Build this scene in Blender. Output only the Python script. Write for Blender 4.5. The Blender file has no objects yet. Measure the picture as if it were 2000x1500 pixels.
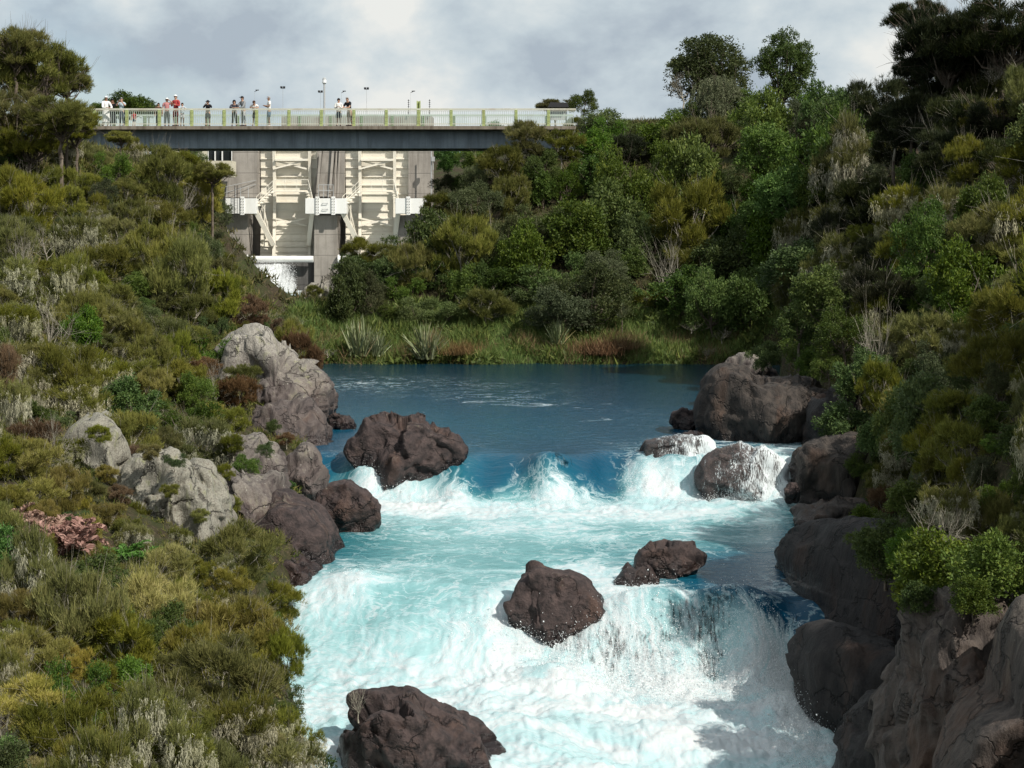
import bpy, math, random
import numpy as np
from math import pi, sin, cos, radians, sqrt, exp
from mathutils import Vector, Matrix, noise as mnoise

# ------------------------------------------------------------------ camera, light, exposure
sc = bpy.context.scene
FPX = 3300.0                                    # focal length in pixels of the 2000 px wide photograph
HOR = 464.0                                     # horizon row
CZ = 6.0                                        # camera height above the upper pool
cam = bpy.data.cameras.new('camera')
cam.sensor_width = 36.0
cam.lens = 36.0 * FPX / 2000.0
cam.shift_y = -(750.0 - HOR) / 2000.0
cam.clip_start = 0.5
cam.clip_end = 9000.0
cam_ob = bpy.data.objects.new('camera', cam)
cam_ob.location = (0, 0, CZ)
cam_ob.rotation_euler = (radians(90), 0, 0)
sc.collection.objects.link(cam_ob)
sc.camera = cam_ob

SUN_AZ, SUN_EL = 46.0, 43.0                     # degrees to the right of straight behind the camera; above the horizon
sd = Vector((sin(radians(SUN_AZ)) * cos(radians(SUN_EL)), -cos(radians(SUN_AZ)) * cos(radians(SUN_EL)), sin(radians(SUN_EL))))
sun = bpy.data.lights.new('sun', 'SUN')
sun.energy = 4.6
sun.angle = radians(0.5)
sun.color = (1.0, 0.95, 0.86)
sun_ob = bpy.data.objects.new('sun', sun)
sun_ob.rotation_euler = sd.to_track_quat('Z', 'Y').to_euler()
sc.collection.objects.link(sun_ob)

world = bpy.data.worlds.new('World')
sc.world = world
world.use_nodes = True
wn, wl = world.node_tree.nodes, world.node_tree.links
wn.clear()
def wnode(t, **k):
    n = wn.new(t)
    for a, b in k.items():
        setattr(n, a, b)
    return n
w_out = wnode('ShaderNodeOutputWorld')
sky = wnode('ShaderNodeTexSky', sky_type='NISHITA', sun_disc=False)
sky.sun_elevation = radians(SUN_EL)
sky.sun_rotation = radians(180.0 - SUN_AZ)
sky.air_density = 1.0; sky.dust_density = 1.2
tc = wnode('ShaderNodeTexCoord')
sep = wnode('ShaderNodeSeparateXYZ'); wl.new(tc.outputs['Generated'], sep.inputs[0])
def wmath(op, a, b=None, c=None):
    n = wnode('ShaderNodeMath', operation=op)
    for i, v in enumerate((a, b, c)):
        if v is None: continue
        if isinstance(v, (int, float)): n.inputs[i].default_value = v
        else: wl.new(v, n.inputs[i])
    return n.outputs[0]
def wnoise(scale, detail, rough, dist=0.0, off=0.0):
    m = wnode('ShaderNodeMapping'); wl.new(tc.outputs['Generated'], m.inputs[0]); m.inputs['Location'].default_value = (off, off * .7, off * .3)
    m.inputs['Scale'].default_value = (1.0, 1.0, 1.5)
    n = wnode('ShaderNodeTexNoise'); wl.new(m.outputs[0], n.inputs['Vector'])
    n.inputs['Scale'].default_value = scale; n.inputs['Detail'].default_value = detail
    n.inputs['Roughness'].default_value = rough; n.inputs['Distortion'].default_value = dist
    return n.outputs['Fac']
cover = wnoise(4.5, 7, 0.52, .1, 3.1)
shade = wnoise(8.5, 9, 0.55, .1, 11.3)
def wramp(v, stops):
    r = wnode('ShaderNodeValToRGB'); wl.new(v, r.inputs[0])
    e = r.color_ramp.elements
    while len(e) < len(stops): e.new(.5)
    for k, (p, c) in enumerate(stops):
        e[k].position = p; e[k].color = (*c, 1) if not isinstance(c, float) else (c, c, c, 1)
    return r.outputs[0]
cmask = wramp(cover, [(0.30, 0.3), (0.46, 1.0)])
ccol = wramp(shade, [(0.37, (.42, .49, .56)), (0.46, (.55, .63, .68)), (0.53, (.66, .725, .75)), (0.62, (.84, .85, .82))])
bg1 = wnode('ShaderNodeBackground'); wl.new(sky.outputs[0], bg1.inputs[0]); bg1.inputs[1].default_value = 0.10
bg2 = wnode('ShaderNodeBackground'); wl.new(ccol, bg2.inputs[0]); bg2.inputs[1].default_value = 0.90
wmix = wnode('ShaderNodeMixShader'); wl.new(cmask, wmix.inputs[0]); wl.new(bg1.outputs[0], wmix.inputs[1]); wl.new(bg2.outputs[0], wmix.inputs[2])
wl.new(wmix.outputs[0], w_out.inputs[0])

vs = sc.view_settings
sc.display_settings.display_device = 'sRGB'
vs.view_transform = 'Standard'; vs.look = 'None'; vs.exposure = 0.14; vs.gamma = 1.0
vs.use_curve_mapping = False
cy = sc.cycles
cy.max_bounces = 5; cy.diffuse_bounces = 2; cy.glossy_bounces = 2; cy.transmission_bounces = 2
cy.transparent_max_bounces = 10; cy.use_denoising = True
cy.caustics_reflective = False; cy.caustics_refractive = False
cy.sample_clamp_indirect = 4.0

# ------------------------------------------------------------------ helpers
COL = sc.collection
RNG = np.random.default_rng(11)
def P(px, py, Y):
    """the world point seen at pixel px, py of the photograph at distance Y"""
    return np.array([(px - 1000.0) / FPX * Y, Y, CZ + (HOR - py) / FPX * Y])
def tag(o, label=None, cat=None, group=None, kind=None):
    if label: o['label'] = label
    if cat: o['category'] = cat
    if group: o['group'] = group
    if kind: o['kind'] = kind
    return o
def link(name, me, mats=None, parent=None, loc=None):
    o = bpy.data.objects.new(name, me)
    COL.objects.link(o)
    if mats is not None and me is not None and len(me.materials) == 0:
        for m in (mats if isinstance(mats, (list, tuple)) else [mats]):
            me.materials.append(m)
    if parent is not None: o.parent = parent
    if loc is not None: o.location = loc
    return o
def empty(name, loc=(0, 0, 0), rz=0.0, scale=1.0):
    o = bpy.data.objects.new(name, None)
    o.empty_display_size = .2
    COL.objects.link(o)
    o.location = loc; o.rotation_euler = (0, 0, rz)
    o.scale = (scale,) * 3 if isinstance(scale, (int, float)) else scale
    return o
def np_mesh(name, V, faces, mat_idx=None, attrs=None, smooth=False):
    """faces: list of (M,k) integer arrays"""
    me = bpy.data.meshes.new(name)
    V = np.asarray(V, dtype=np.float32)
    if isinstance(faces, np.ndarray): faces = [faces]
    faces = [np.asarray(f, dtype=np.int32) for f in faces if len(f)]
    nl = sum(f.size for f in faces); npoly = sum(len(f) for f in faces)
    me.vertices.add(len(V)); me.vertices.foreach_set('co', V.ravel())
    me.loops.add(nl); me.loops.foreach_set('vertex_index', np.concatenate([f.ravel() for f in faces]))
    me.polygons.add(npoly)
    starts, s = [], 0
    for f in faces:
        k = f.shape[1]
        starts.append(s + np.arange(len(f), dtype=np.int32) * k); s += f.size
    me.polygons.foreach_set('loop_start', np.concatenate(starts).astype(np.int32))
    me.polygons.foreach_set('use_smooth', np.full(npoly, smooth, dtype=bool))
    if mat_idx is not None: me.polygons.foreach_set('material_index', np.asarray(mat_idx, dtype=np.int32))
    me.update(calc_edges=True)
    for k, a in (attrs or {}).items():
        at = me.attributes.new(k, 'FLOAT', 'POINT')
        at.data.foreach_set('value', np.asarray(a, dtype=np.float32))
    return me

_perm = np.random.default_rng(5).permutation(256); _perm = np.concatenate([_perm, _perm, _perm])
_g = np.random.default_rng(6).normal(size=(256, 3)); _g /= np.linalg.norm(_g, axis=1)[:, None]
def pnoise(x, y, z):
    """perlin noise, roughly -1..1"""
    x, y, z = np.broadcast_arrays(np.asarray(x, float), y, z)
    xi, yi, zi = np.floor(x).astype(int), np.floor(y).astype(int), np.floor(z).astype(int)
    xf, yf, zf = x - xi, y - yi, z - zi
    u, v, w = (t * t * t * (t * (t * 6 - 15) + 10) for t in (xf, yf, zf))
    xi, yi, zi = xi & 255, yi & 255, zi & 255
    def g(a, b, c):
        h = _perm[_perm[_perm[(xi + a) & 255] + ((yi + b) & 255)] + ((zi + c) & 255)]
        q = _g[h]
        return q[..., 0] * (xf - a) + q[..., 1] * (yf - b) + q[..., 2] * (zf - c)
    l = lambda a, b, t: a + (b - a) * t
    return 1.5 * l(l(l(g(0, 0, 0), g(1, 0, 0), u), l(g(0, 1, 0), g(1, 1, 0), u), v), l(l(g(0, 0, 1), g(1, 0, 1), u), l(g(0, 1, 1), g(1, 1, 1), u), v), w)
def fbm(x, y, z, octv=4, gain=.5, lac=2.05, ridged=False):
    s, a, f, t = 0, 1.0, 1.0, 0
    for k in range(octv):
        n = pnoise(np.asarray(x) * f + 17.3 * k, np.asarray(y) * f + 5.1 * k, np.asarray(z) * f + 9.7 * k)
        if ridged: n = 1 - 2 * np.abs(n)
        s = s + a * n; t += a; a *= gain; f *= lac
    return s / t
def sstep(a, b, x):
    t = np.clip((np.asarray(x, float) - a) / (b - a), 0, 1)
    return t * t * (3 - 2 * t)
class RBF:
    def __init__(s, pts, vals, eps=.02, soft=0.0):
        s.c2 = soft * soft
        s.p = np.asarray(pts, float); v = np.asarray(vals, float)
        d = np.linalg.norm(s.p[:, None] - s.p[None], axis=2)
        A = -np.sqrt(d * d + s.c2) + 0.0; n = len(v)
        M = np.zeros((n + 1, n + 1)); M[:n, :n] = A + eps * np.eye(n); M[:n, n] = 1; M[n, :n] = 1
        sol = np.linalg.solve(M, np.append(v, 0)); s.w = sol[:n]; s.c = sol[n]
    def __call__(s, x, y):
        x, y = np.broadcast_arrays(np.asarray(x, float), np.asarray(y, float))
        xr, yr = x.ravel(), y.ravel(); out = np.empty(len(xr))
        for i in range(0, len(xr), 20000):
            d = np.sqrt((xr[i:i + 20000, None] - s.p[:, 0]) ** 2 + (yr[i:i + 20000, None] - s.p[:, 1]) ** 2 + s.c2)
            out[i:i + 20000] = -d @ s.w + s.c
        return out.reshape(x.shape)
def inpoly(px, py, poly):
    c = False; n = len(poly); j = n - 1
    for i in range(n):
        xi, yi = poly[i]; xj, yj = poly[j]
        if (yi > py) != (yj > py) and px < (xj - xi) * (py - yi) / (yj - yi) + xi: c = not c
        j = i
    return c

# ------------------------------------------------------------------ material helpers
class NT:
    def __init__(s, name):
        s.m = bpy.data.materials.new(name); s.m.use_nodes = True
        s.n, s.l = s.m.node_tree.nodes, s.m.node_tree.links
        s.n.clear(); s.out = s.n.new('ShaderNodeOutputMaterial')
    def set(s, sock, v):
        if v is None: return
        if isinstance(v, (int, float)):
            sock.default_value = v if sock.type != 'RGBA' else (v, v, v, 1)
        elif isinstance(v, (tuple, list)):
            sock.default_value = (*v, 1) if sock.type == 'RGBA' and len(v) == 3 else v
        else: s.l.new(v, sock)
    def node(s, t, ins=None, **k):
        n = s.n.new(t)
        for a, b in k.items(): setattr(n, a, b)
        for a, b in (ins or {}).items(): s.set(n.inputs[a], b)
        return n
    def math(s, op, a, b=None, c=None, clamp=False):
        n = s.n.new('ShaderNodeMath'); n.operation = op; n.use_clamp = clamp
        for i, v in enumerate((a, b, c)): s.set(n.inputs[i], v)
        return n.outputs[0]
    def attr(s, name): return s.node('ShaderNodeAttribute', attribute_name=name).outputs['Fac']
    def obj(s): return s.node('ShaderNodeTexCoord').outputs['Object']
    def pos(s): return s.node('ShaderNodeNewGeometry').outputs['Position']
    def mapping(s, v, scale=(1, 1, 1), loc=(0, 0, 0), rot=(0, 0, 0)):
        return s.node('ShaderNodeMapping', {'Vector': v, 'Scale': scale, 'Location': loc, 'Rotation': rot}).outputs[0]
    def noise(s, v, scale, detail=5, rough=.55, dist=0.0, out='Fac'):
        return s.node('ShaderNodeTexNoise', {'Vector': v, 'Scale': scale, 'Detail': detail, 'Roughness': rough, 'Distortion': dist}).outputs[out]
    def ramp(s, v, stops, interp='LINEAR'):
        r = s.n.new('ShaderNodeValToRGB'); s.l.new(v, r.inputs[0]); r.color_ramp.interpolation = interp
        e = r.color_ramp.elements
        while len(e) < len(stops): e.new(.5)
        for k, (p, c) in enumerate(stops):
            e[k].position = p; e[k].color = (c, c, c, 1) if isinstance(c, (int, float)) else (*c, 1)
        return r.outputs[0]
    def mrange(s, v, a, b, c=0.0, d=1.0, smooth=False):
        n = s.node('ShaderNodeMapRange', {0: v, 1: a, 2: b, 3: c, 4: d}, clamp=True)
        if smooth: n.interpolation_type = 'SMOOTHSTEP'
        return n.outputs[0]
    def mix(s, f, a, b, blend='MIX'):
        n = s.n.new('ShaderNodeMix'); n.data_type = 'RGBA'; n.blend_type = blend
        s.set(n.inputs[0], f); s.set(n.inputs[6], a); s.set(n.inputs[7], b)
        return n.outputs[2]
    def bump(s, h, strength=.5, dist=.05, normal=None):
        return s.node('ShaderNodeBump', {'Height': h, 'Strength': strength, 'Distance': dist, 'Normal': normal}).outputs[0]
    def bsdf(s, color, rough=.6, normal=None, spec=.5, metal=0.0, alpha=None, **k):
        ins = {'Base Color': color, 'Roughness': rough, 'Metallic': metal, 'Specular IOR Level': spec}
        if normal is not None: ins['Normal'] = normal
        if alpha is not None: ins['Alpha'] = alpha
        ins.update({a.replace('_', ' '): b for a, b in k.items()})
        return s.node('ShaderNodeBsdfPrincipled', ins).outputs[0]
    def finish(s, sh): s.l.new(sh, s.out.inputs[0]); return s.m

# ------------------------------------------------------------------ the lie of the land (control points read off the photograph)
CT = """
590 700 80 .  600 690 78 .  680 700 81 .  800 700 81 .  1000 700 81 .  1200 700 81 .  1400 700 81 .  1500 695 80 .
650 650 83 .  800 640 84 .  1000 635 84 .  1200 630 84 .  1400 630 84 .  1500 640 82 .
650 600 92 .  700 560 90 .  800 550 89 .  900 530 89 .  1000 520 90 .  1200 510 90 .  1400 500 90 .  1500 520 88 .
850 470 96 .  950 420 95 .  1000 380 98 .  1100 360 100 .  1250 350 100 .  1400 350 100 .  1550 360 98 .
950 330 100 .  1050 290 104 .  1150 270 108 .  1300 265 108 .  1450 260 110 .  1600 270 105 .
1150 250 118 . 1300 245 122 .  1500 240 122 .  1650 240 118 .  1300 235 140 .  1600 230 140 .
600 560 104 .  640 545 104 .  560 592 104 .  700 530 104 .
1450 640 78 .  1500 620 76 .  1550 560 76 .  1600 480 80 .  1650 400 86 .  1650 330 92 .  1750 300 92 .
1580 690 62 .  1640 700 56 .  1700 640 54 .  1780 560 54 .  1850 440 56 .  1850 330 61 .  1980 300 58 .  2080 300 57 .  1750 360 76 .  1900 230 70 .  1700 270 84 .
1700 760 50 .  1760 860 43 .  1720 950 41 .  1760 1030 37.5 .  1850 950 32 .  1850 780 37 .  2000 800 30 .  2000 620 39 .  2000 1000 26.5 .  1880 1110 31 .  2000 1130 28 .  2100 1000 26 .  2100 700 31 .
460 640 62 .  330 560 62 .  200 540 60 .  60 520 58 .  -60 480 60 .  100 420 66 .  0 370 68 .  40 280 74 .  -80 260 74 .  200 380 72 .  330 370 78 .  420 370 86 .  430 440 86 .  450 530 84 .  520 620 84 .  560 660 76 .
520 640 92 .  200 300 86 .  100 300 84 .  300 310 92 .  -80 300 84 .
560 760 56 .  600 760 60 .  500 760 55 .  560 900 47 .  470 880 46 .  400 760 50 .  250 760 48 .  100 760 45 .  -60 760 42 .
520 1010 41 .  420 960 41 .  300 880 40 .  150 880 37 .  0 880 34 .  -100 880 32 .
520 1180 34 .  440 1080 34 .  330 1080 33 .  200 1080 31 .  50 1080 28 .  -100 1080 26 .
560 1300 26 .  480 1260 26 .  350 1260 25 .  200 1260 24 .  50 1260 22 .
620 1450 22 .  560 1420 20 .  450 1420 19 .  300 1420 18 .  120 1420 17 .  -50 1420 16 .  640 1560 19 .  450 1600 15 .  200 1600 14 .
"""
_c = CT.split(); cpts = []
for i in range(0, len(_c), 4):
    cpts.append(P(float(_c[i]), float(_c[i + 1]), float(_c[i + 2])))
for q in [(-21, 106, 11.0), (-26, 100, 11.2), (-34, 100, 11.4), (-19, 118, 11.2), (-30, 120, 11.8), (-50, 110, 13), (-60, 80, 12), (-50, 50, 9), (-14, 104, .9), (-15, 98, .6), (-14, 92, .2), (-16, 112, 1.0), (-10, 112, 1.0), (-8, 118, 1.0),
          (-15, 124, 1.0), (-8, 124, 1.0), (-2, 118, 6.0), (0, 112, 9.5), (5, 112, 12.2), (2, 128, 13.0), (-12, 150, 13.0), (-30, 150, 13.0), (20, 150, 15.0), (60, 120, 15.5), (60, 80, 14), (45, 50, 10), (30, 30, 6), (40, 170, 14.5),
          (-9, 5, 4.4), (9, 5, 4.0), (0, 0, 4.2), (0, -10, 4.4), (-25, 5, 5), (25, 5, 5), (12, 20, 2.2), (-14, 30, 3.4), (-25, 40, 6), (-60, 200, 13), (0, 200, 13), (60, 200, 15)]:
    cpts.append(np.array(q, float))
cpts = np.array(cpts)
GR = RBF(cpts[:, :2], cpts[:, 2], eps=1.2, soft=1.5)
SY = [0, 20, 24, 27, 31, 35, 38, 42, 46, 50, 55, 60, 65, 70, 74, 80, 90]
SL = [-1.9, -2.2, -2.4, -3.0, -4.3, -4.6, -4.0, -4.8, -5.1, -5.5, -6.1, -6.8, -7.6, -8.3, -9.0, -10.2, -11]
SR = [7.6, 7.6, 7.6, 7.7, 7.9, 8.2, 8.4, 8.8, 8.6, 8.9, 9.2, 9.6, 10.2, 11, 11.8, 13.2, 14]
def water_base(x, y):
    x = np.asarray(x, float); y = np.asarray(y, float)
    c1 = np.interp(x, [-5.2, -4.3, -3, -1.05, 0, 2.4, 3.6, 4.6, 5.8, 7, 8.5], [47.4, 46.9, 46.7, 46.6, 46.8, 46.9, 46.8, 47.2, 46.6, 46.6, 46.6])
    gs = np.exp(-((x - .95) / 1.05) ** 2)
    c1 = c1 - .85 * gs + .18 * np.sin(x * 2.3 + 1) + .09 * np.sin(x * 5.1)
    lip = np.interp(x, [-2.5, -.8, 3.2, 4.4], [0, 1, 1, 0])
    c1 = c1 + .95 * lip * (1 - .6 * gs)
    w1 = 1.85 - .5 * gs + 1.25 * lip * (1 - .6 * gs)
    z = -1.05 * sstep(0, 1, (c1 - y) / w1)
    z = z - .45 * np.clip((44.5 - y) / 9, 0, 1)
    c2 = np.interp(x, [-5, -2, -.6, .6, 1.6, 2.4, 3.6, 4.8, 6.2], [37.6, 37.0, 36.5, 36.2, 35.6, 35.2, 35.3, 35.1, 35.2])
    w2 = np.interp(x, [-5, -2, -.6, .8, 2.5, 5.5], [5.0, 4.8, 3.8, 2.6, 1.9, 2.1])
    z = z - (1.15 + .3 * sstep(.8, 2.2, x)) * sstep(0, 1, (c2 - y) / w2) - .35 * np.clip((32 - y) / 5, 0, 1)
    return z
def on_water(px, py):
    Y = CZ / max(py - HOR, 60) * FPX
    for _ in range(60):
        z = float(water_base((px - 1000) / FPX * Y, Y))
        Y += .35 * ((CZ - z) / (py - HOR) * FPX - Y)
    return (px - 1000) / FPX * Y, Y
def shore_d(x, y):
    return np.maximum(np.maximum(np.interp(y, SY, SL) - x, x - np.interp(y, SY, SR)), y - 79.8 - .35 * np.sin(np.asarray(x) * 1.3))
def ground(x, y):
    x = np.asarray(x, float); y = np.asarray(y, float)
    g = GR(x, y)
    d = shore_d(x, y)
    d = d + .35 * pnoise(x * .9, y * .9, 0 * x)
    t = sstep(-.4, 1.0, d)
    g = np.where(y < 90, np.maximum(g, water_base(x, y) + .25), g)
    g = (water_base(x, y) - 1.3) * (1 - t) + g * t
    # the gorge stays open in front of the spillway
    pxx = 1000 + x / np.maximum(y, 1) * FPX
    lim = CZ + (HOR - np.interp(pxx, [300, 430, 470, 500, 545, 590, 640, 690, 740, 790, 850, 930], [300, 400, 560, 600, 606, 600, 585, 545, 520, 480, 430, 300])) / FPX * y
    inn = sstep(88, 92, y) * sstep(130.5, 129.5, y) * sstep(380, 440, pxx) * sstep(900, 840, pxx)
    g = np.where(inn > 0, g * (1 - inn) + np.minimum(g, lim) * inn, g)
    far = sstep(200, 420, np.hypot(x, y))
    g = g * (1 - far) + (12 + 3 * np.sin(x * .004 + 1) + 2 * np.sin(y * .003)) * far
    return g + t * (.22 * fbm(x * .5, y * .5, 0 * x, 3) + .05 * pnoise(x * 3, y * 3, 0 * x))
def hit(px, py, h=0.0, y0=11.0, y1=150.0):
    """first point of the ray through the pixel that comes within h of the ground"""
    Y = np.arange(y0, y1, .2)
    x = (px - 1000) / FPX * Y; z = CZ + (HOR - py) / FPX * Y
    ok = z < ground(x, Y) + (h if np.isscalar(h) else h)
    if not ok.any(): return None
    i = int(np.argmax(ok))
    return float(x[i]), float(Y[i]), float(z[i])
# ------------------------------------------------------------------ rock, soil, water materials
def rock_material(name, dark, mid, pale, lichen_lo, lichen_hi, rust=.3, streak=False):
    t = NT(name)
    p = t.pos()
    h = t.attr('height')                       # metres above the water beside the rock: lichen only grows clear of the wet zone
    big = t.noise(t.mapping(p, (1, 1, .35) if streak else (1, 1, .8)), 1.1, 5, .6, .4)
    med = t.noise(t.mapping(p, (1, 1, .3) if streak else (1, 1, 1)), 5, 8, .65)
    fine = t.noise(p, 26, 6, .7)
    spots = t.node('ShaderNodeTexVoronoi', {'Vector': p, 'Scale': 9.0, 'Randomness': 1.0}).outputs['Distance']
    g = t.math('ADD', h, t.math('MULTIPLY', t.math('SUBTRACT', big, .5), 3.2))
    g = t.math('ADD', g, t.math('MULTIPLY', t.math('SUBTRACT', med, .5), 2.2))
    lich = t.mrange(g, lichen_lo, lichen_hi)
    base = t.mix(t.mrange(med, .35, .65), dark, mid)
    base = t.mix(t.math('MULTIPLY', t.mrange(big, .52, .66), rust), base, (.115, .055, .03))
    pal = t.mix(t.mrange(fine, .35, .65), tuple(c * .72 for c in pale), pale)
    pal = t.mix(t.mrange(med, .55, .7), pal, (pale[0] * .75, pale[1] * .82, pale[2] * .5))
    col = t.mix(t.math('MULTIPLY', lich, t.mrange(fine, .28, .50)), base, pal)
    sp = t.math('MULTIPLY', t.mrange(spots, .20, .13), t.mrange(g, lichen_lo - .8, lichen_lo + .6))
    sp = t.math('MULTIPLY', sp, t.mrange(t.noise(p, 3.1, 3), .5, .58))
    col = t.mix(t.math('MULTIPLY', sp, .8), col, tuple(min(.4, c * 1.15) for c in pale))
    wet = t.mrange(t.math('ADD', h, t.math('MULTIPLY', t.math('SUBTRACT', med, .5), 1.0)), .12, .5)
    col = t.mix(wet, t.mix(1.0, col, (.42, .40, .42), 'MULTIPLY'), col)
    ck = t.node('ShaderNodeTexVoronoi', {'Vector': t.node('ShaderNodeVectorMath', {0: p, 1: t.noise(p, 1.6, 4, .6, 0, 'Color')}, operation='ADD').outputs[0], 'Scale': .95}, feature='DISTANCE_TO_EDGE').outputs['Distance']
    ckm = t.math('MULTIPLY', t.mrange(ck, .032, .0), t.mrange(big, .38, .5))
    col = t.mix(t.math('MULTIPLY', ckm, .7), col, tuple(c * .35 for c in dark))
    b1 = t.bump(t.math('SUBTRACT', med, t.math('MULTIPLY', ckm, .5)), .8, .14)
    b2 = t.bump(fine, .55, .03, b1)
    return t.finish(t.bsdf(col, t.mrange(wet, 0, 1, .22, .82), b2, .4))
M_ROCKDARK = rock_material('dark basalt rock', (.022, .016, .016), (.078, .054, .050), (.26, .25, .20), 1.5, 2.7)
M_ROCKGREY = rock_material('lichen covered grey rock', (.055, .042, .04), (.13, .105, .095), (.36, .335, .29), 1.1, 2.9, .35, True)
M_ROCKPALE = rock_material('pale cliff rock', (.07, .055, .048), (.155, .128, .112), (.30, .285, .235), -.2, 1.9, .55, True)
M_ROCKSHADE = rock_material('brown cliff rock', (.022, .018, .016), (.068, .054, .045), (.15, .13, .10), 2.6, 5.0, .3, True)  # darkened so that the colour carries the shade of the right bank

M_ROCKDEEPSHADE = rock_material('shade blackened rock', (.011, .010, .011), (.034, .029, .028), (.13, .12, .09), 3.0, 5.5, .25, True)  # near black because the right cliff's shade is put into the base colour
M_ROCKSUN = rock_material('sun lightened cliff rock', (.036, .029, .026), (.115, .092, .079), (.24, .215, .17), 3.4, 6.0, .45, True)  # lighter copy for the lit cliff: its sunlight is put into the colour
t = NT('earth'); p = t.pos()
n1 = t.noise(p, .8, 6, .6); n2 = t.noise(p, 9, 5, .6)
c = t.mix(t.mrange(n1, .4, .6), (.040, .030, .018), (.035, .045, .014)); c = t.mix(t.mrange(n2, .5, .7), c, (.09, .07, .04))
M_EARTH = t.finish(t.bsdf(c, .95, t.bump(n2, .8, .1), .2))

# ------------------------------------------------------------------ ground
def axis(segs):
    out = []
    for a, b, s in segs: out.append(np.arange(a, b, s))
    return np.unique(np.concatenate(out + [np.array([segs[-1][1]])]))
gx = axis([(-3000, -400, 260), (-400, -80, 20), (-80, -30, 2.0), (-30, 30, .33), (30, 80, 2.0), (80, 400, 20), (400, 3000, 260)])
gy = axis([(-300, -20, 28), (-20, 12, 1.6), (12, 84, .33), (84, 130, .7), (130, 200, 3), (200, 600, 25), (600, 5000, 400)])
GX, GY = np.meshgrid(gx, gy)
GZ = ground(GX, GY)
def grid_faces(ny, nx, flip=False):
    i = np.arange(ny - 1)[:, None] * nx + np.arange(nx - 1)[None]
    f = np.stack([i, i + 1, i + nx + 1, i + nx], axis=-1).reshape(-1, 4)
    return f
me = np_mesh('ground', np.stack([GX, GY, GZ], -1).reshape(-1, 3), grid_faces(*GX.shape), smooth=True)
tag(link('ground', me, M_EARTH), kind='structure')

# ------------------------------------------------------------------ river
FO = """
620 720 .02  800 720 .02  1000 720 0  1300 720 0  640 760 .26  700 752 .38  760 745 .38  850 765 .2  950 775 .36  1050 790 .28  1200 800 .2  1200 745 .1  1350 780 0
700 800 .1  800 790 .08  1000 830 .12  1100 845 .12  960 870 .2  1150 800 .12  1250 790 .06  1300 845 .2  1250 850 .1  660 860 .1
650 905 .2  690 905 .35  700 935 .85  660 940 .75  720 955 1.0  780 960 1.0  860 975 1.0  920 975 .8  935 900 .03  950 940 .03  955 965 .15  900 965 .9
985 985 .75  1000 950 .3  1030 925 .36  1060 910 .2  1060 950 .85  1100 970 .9  1140 950 .4  1150 910 .05  1100 890 .05  1050 885 .05
1180 940 .12  1200 960 .25  1215 900 .45  1195 910 .15  1230 920 .75  1240 960 1.0  1225 880 .35  1270 900 .9  1330 930 .62  1350 900 .75  1300 890 .6
1420 860 .55  1500 870 .7  1540 900 .9  1400 940 .8  1450 940 .6  1540 960 1.0  1400 975 1.0  1500 985 .9  1600 980 .75
750 1000 .85  850 1010 .85  950 1010 .85  1050 1000 .88  1150 995 .85  1250 1000 1.0  1350 1000 .92  1450 1000 .7  1550 1005 .35  1600 1010 .4
700 1040 .5  660 1045 .1  760 1045 .50  900 1045 .48  1000 1040 .50  1100 1035 .52  1200 1045 .50  1300 1035 .52  1400 1025 .50  1500 1015 .62  1600 1030 .2
680 1080 .25  690 1120 .7  640 1150 .85  740 1080 .32  850 1080 .38  950 1070 .40  1050 1075 .36  1150 1080 .42  1250 1055 .32  1350 1060 .38  1450 1060 .3  1500 1060 .3  1560 1050 .12
750 1120 .65  700 1150 .9  800 1130 .40  900 1110 .36  980 1150 .7  960 1110 .3  820 1170 .45  900 1170 .66  850 1200 .62  620 1220 .78  700 1220 .62  640 1290 .74  740 1190 .58
1170 1110 .8  1190 1150 .9  1400 1110 .12  1480 1100 .12  1520 1140 .62  1420 1090 .35  1560 1120 .1  1300 1150 .65  1250 1170 .8
800 1250 .72  900 1250 .80  960 1240 1.0  1000 1270 .95  1100 1250 .9  1200 1210 .88  1350 1150 .25  1450 1155 .2  1300 1165 .5  1400 1175 .55  1500 1200 .42  1560 1190 .3  1540 1240 .72  1480 1230 .8
1400 1260 .8  1300 1260 .88  1200 1280 .9  1100 1300 .97  1500 1300 1.0  1550 1300 .95  700 1330 .80  800 1350 .84  1000 1350 .95  1200 1350 1.0  1400 1350 1.0  1540 1360 1.0  1300 1420 1.0  1100 1450 .9  1000 1420 .88  1500 1450 1.0  1620 1500 1.0  1200 1500 1.0
"""
TO = """
620 715 .0  1000 715 .0  1400 715 .0  650 770 .16  1000 780 .14  1300 790 .1  700 820 .36  900 830 .36  1000 850 .32  1100 850 .30  1250 850 .18  1350 845 .18  930 900 .42  960 950 .34  960 915 .3  1100 890 .25  1150 920 .2  1200 950 .34  1180 900 .2  1230 880 .30  660 870 .2  650 900 .22
700 960 .9  1000 980 .9  1240 940 .9  1330 920 .55  1400 890 .55  1500 890 .6  1500 1000 .8  1600 1000 .6  700 1040 .62  800 1050 .95  1000 1050 .95  1200 1050 .85  1400 1050 .72  1560 1050 .45
660 1090 .55  800 1120 .92  950 1100 .92  1100 1090 .82  1400 1100 .35  1500 1120 .28  1560 1150 .15  1500 1210 .2  1560 1220 .2  1400 1170 .3  700 1200 .95  900 1200 .95  1100 1300 1.0  1300 1300 .9  1500 1300 .9  900 1400 1.0  1500 1450 1.0
"""
def ctrl(txt):
    v = np.array([float(q) for q in txt.split()]).reshape(-1, 3)
    xy = np.array([on_water(a, b) for a, b, _ in v])
    return RBF(xy * np.array([1.0, 1.0]), v[:, 2], eps=.05)
FOAM, TEAL = ctrl(FO), ctrl(TO)
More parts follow.
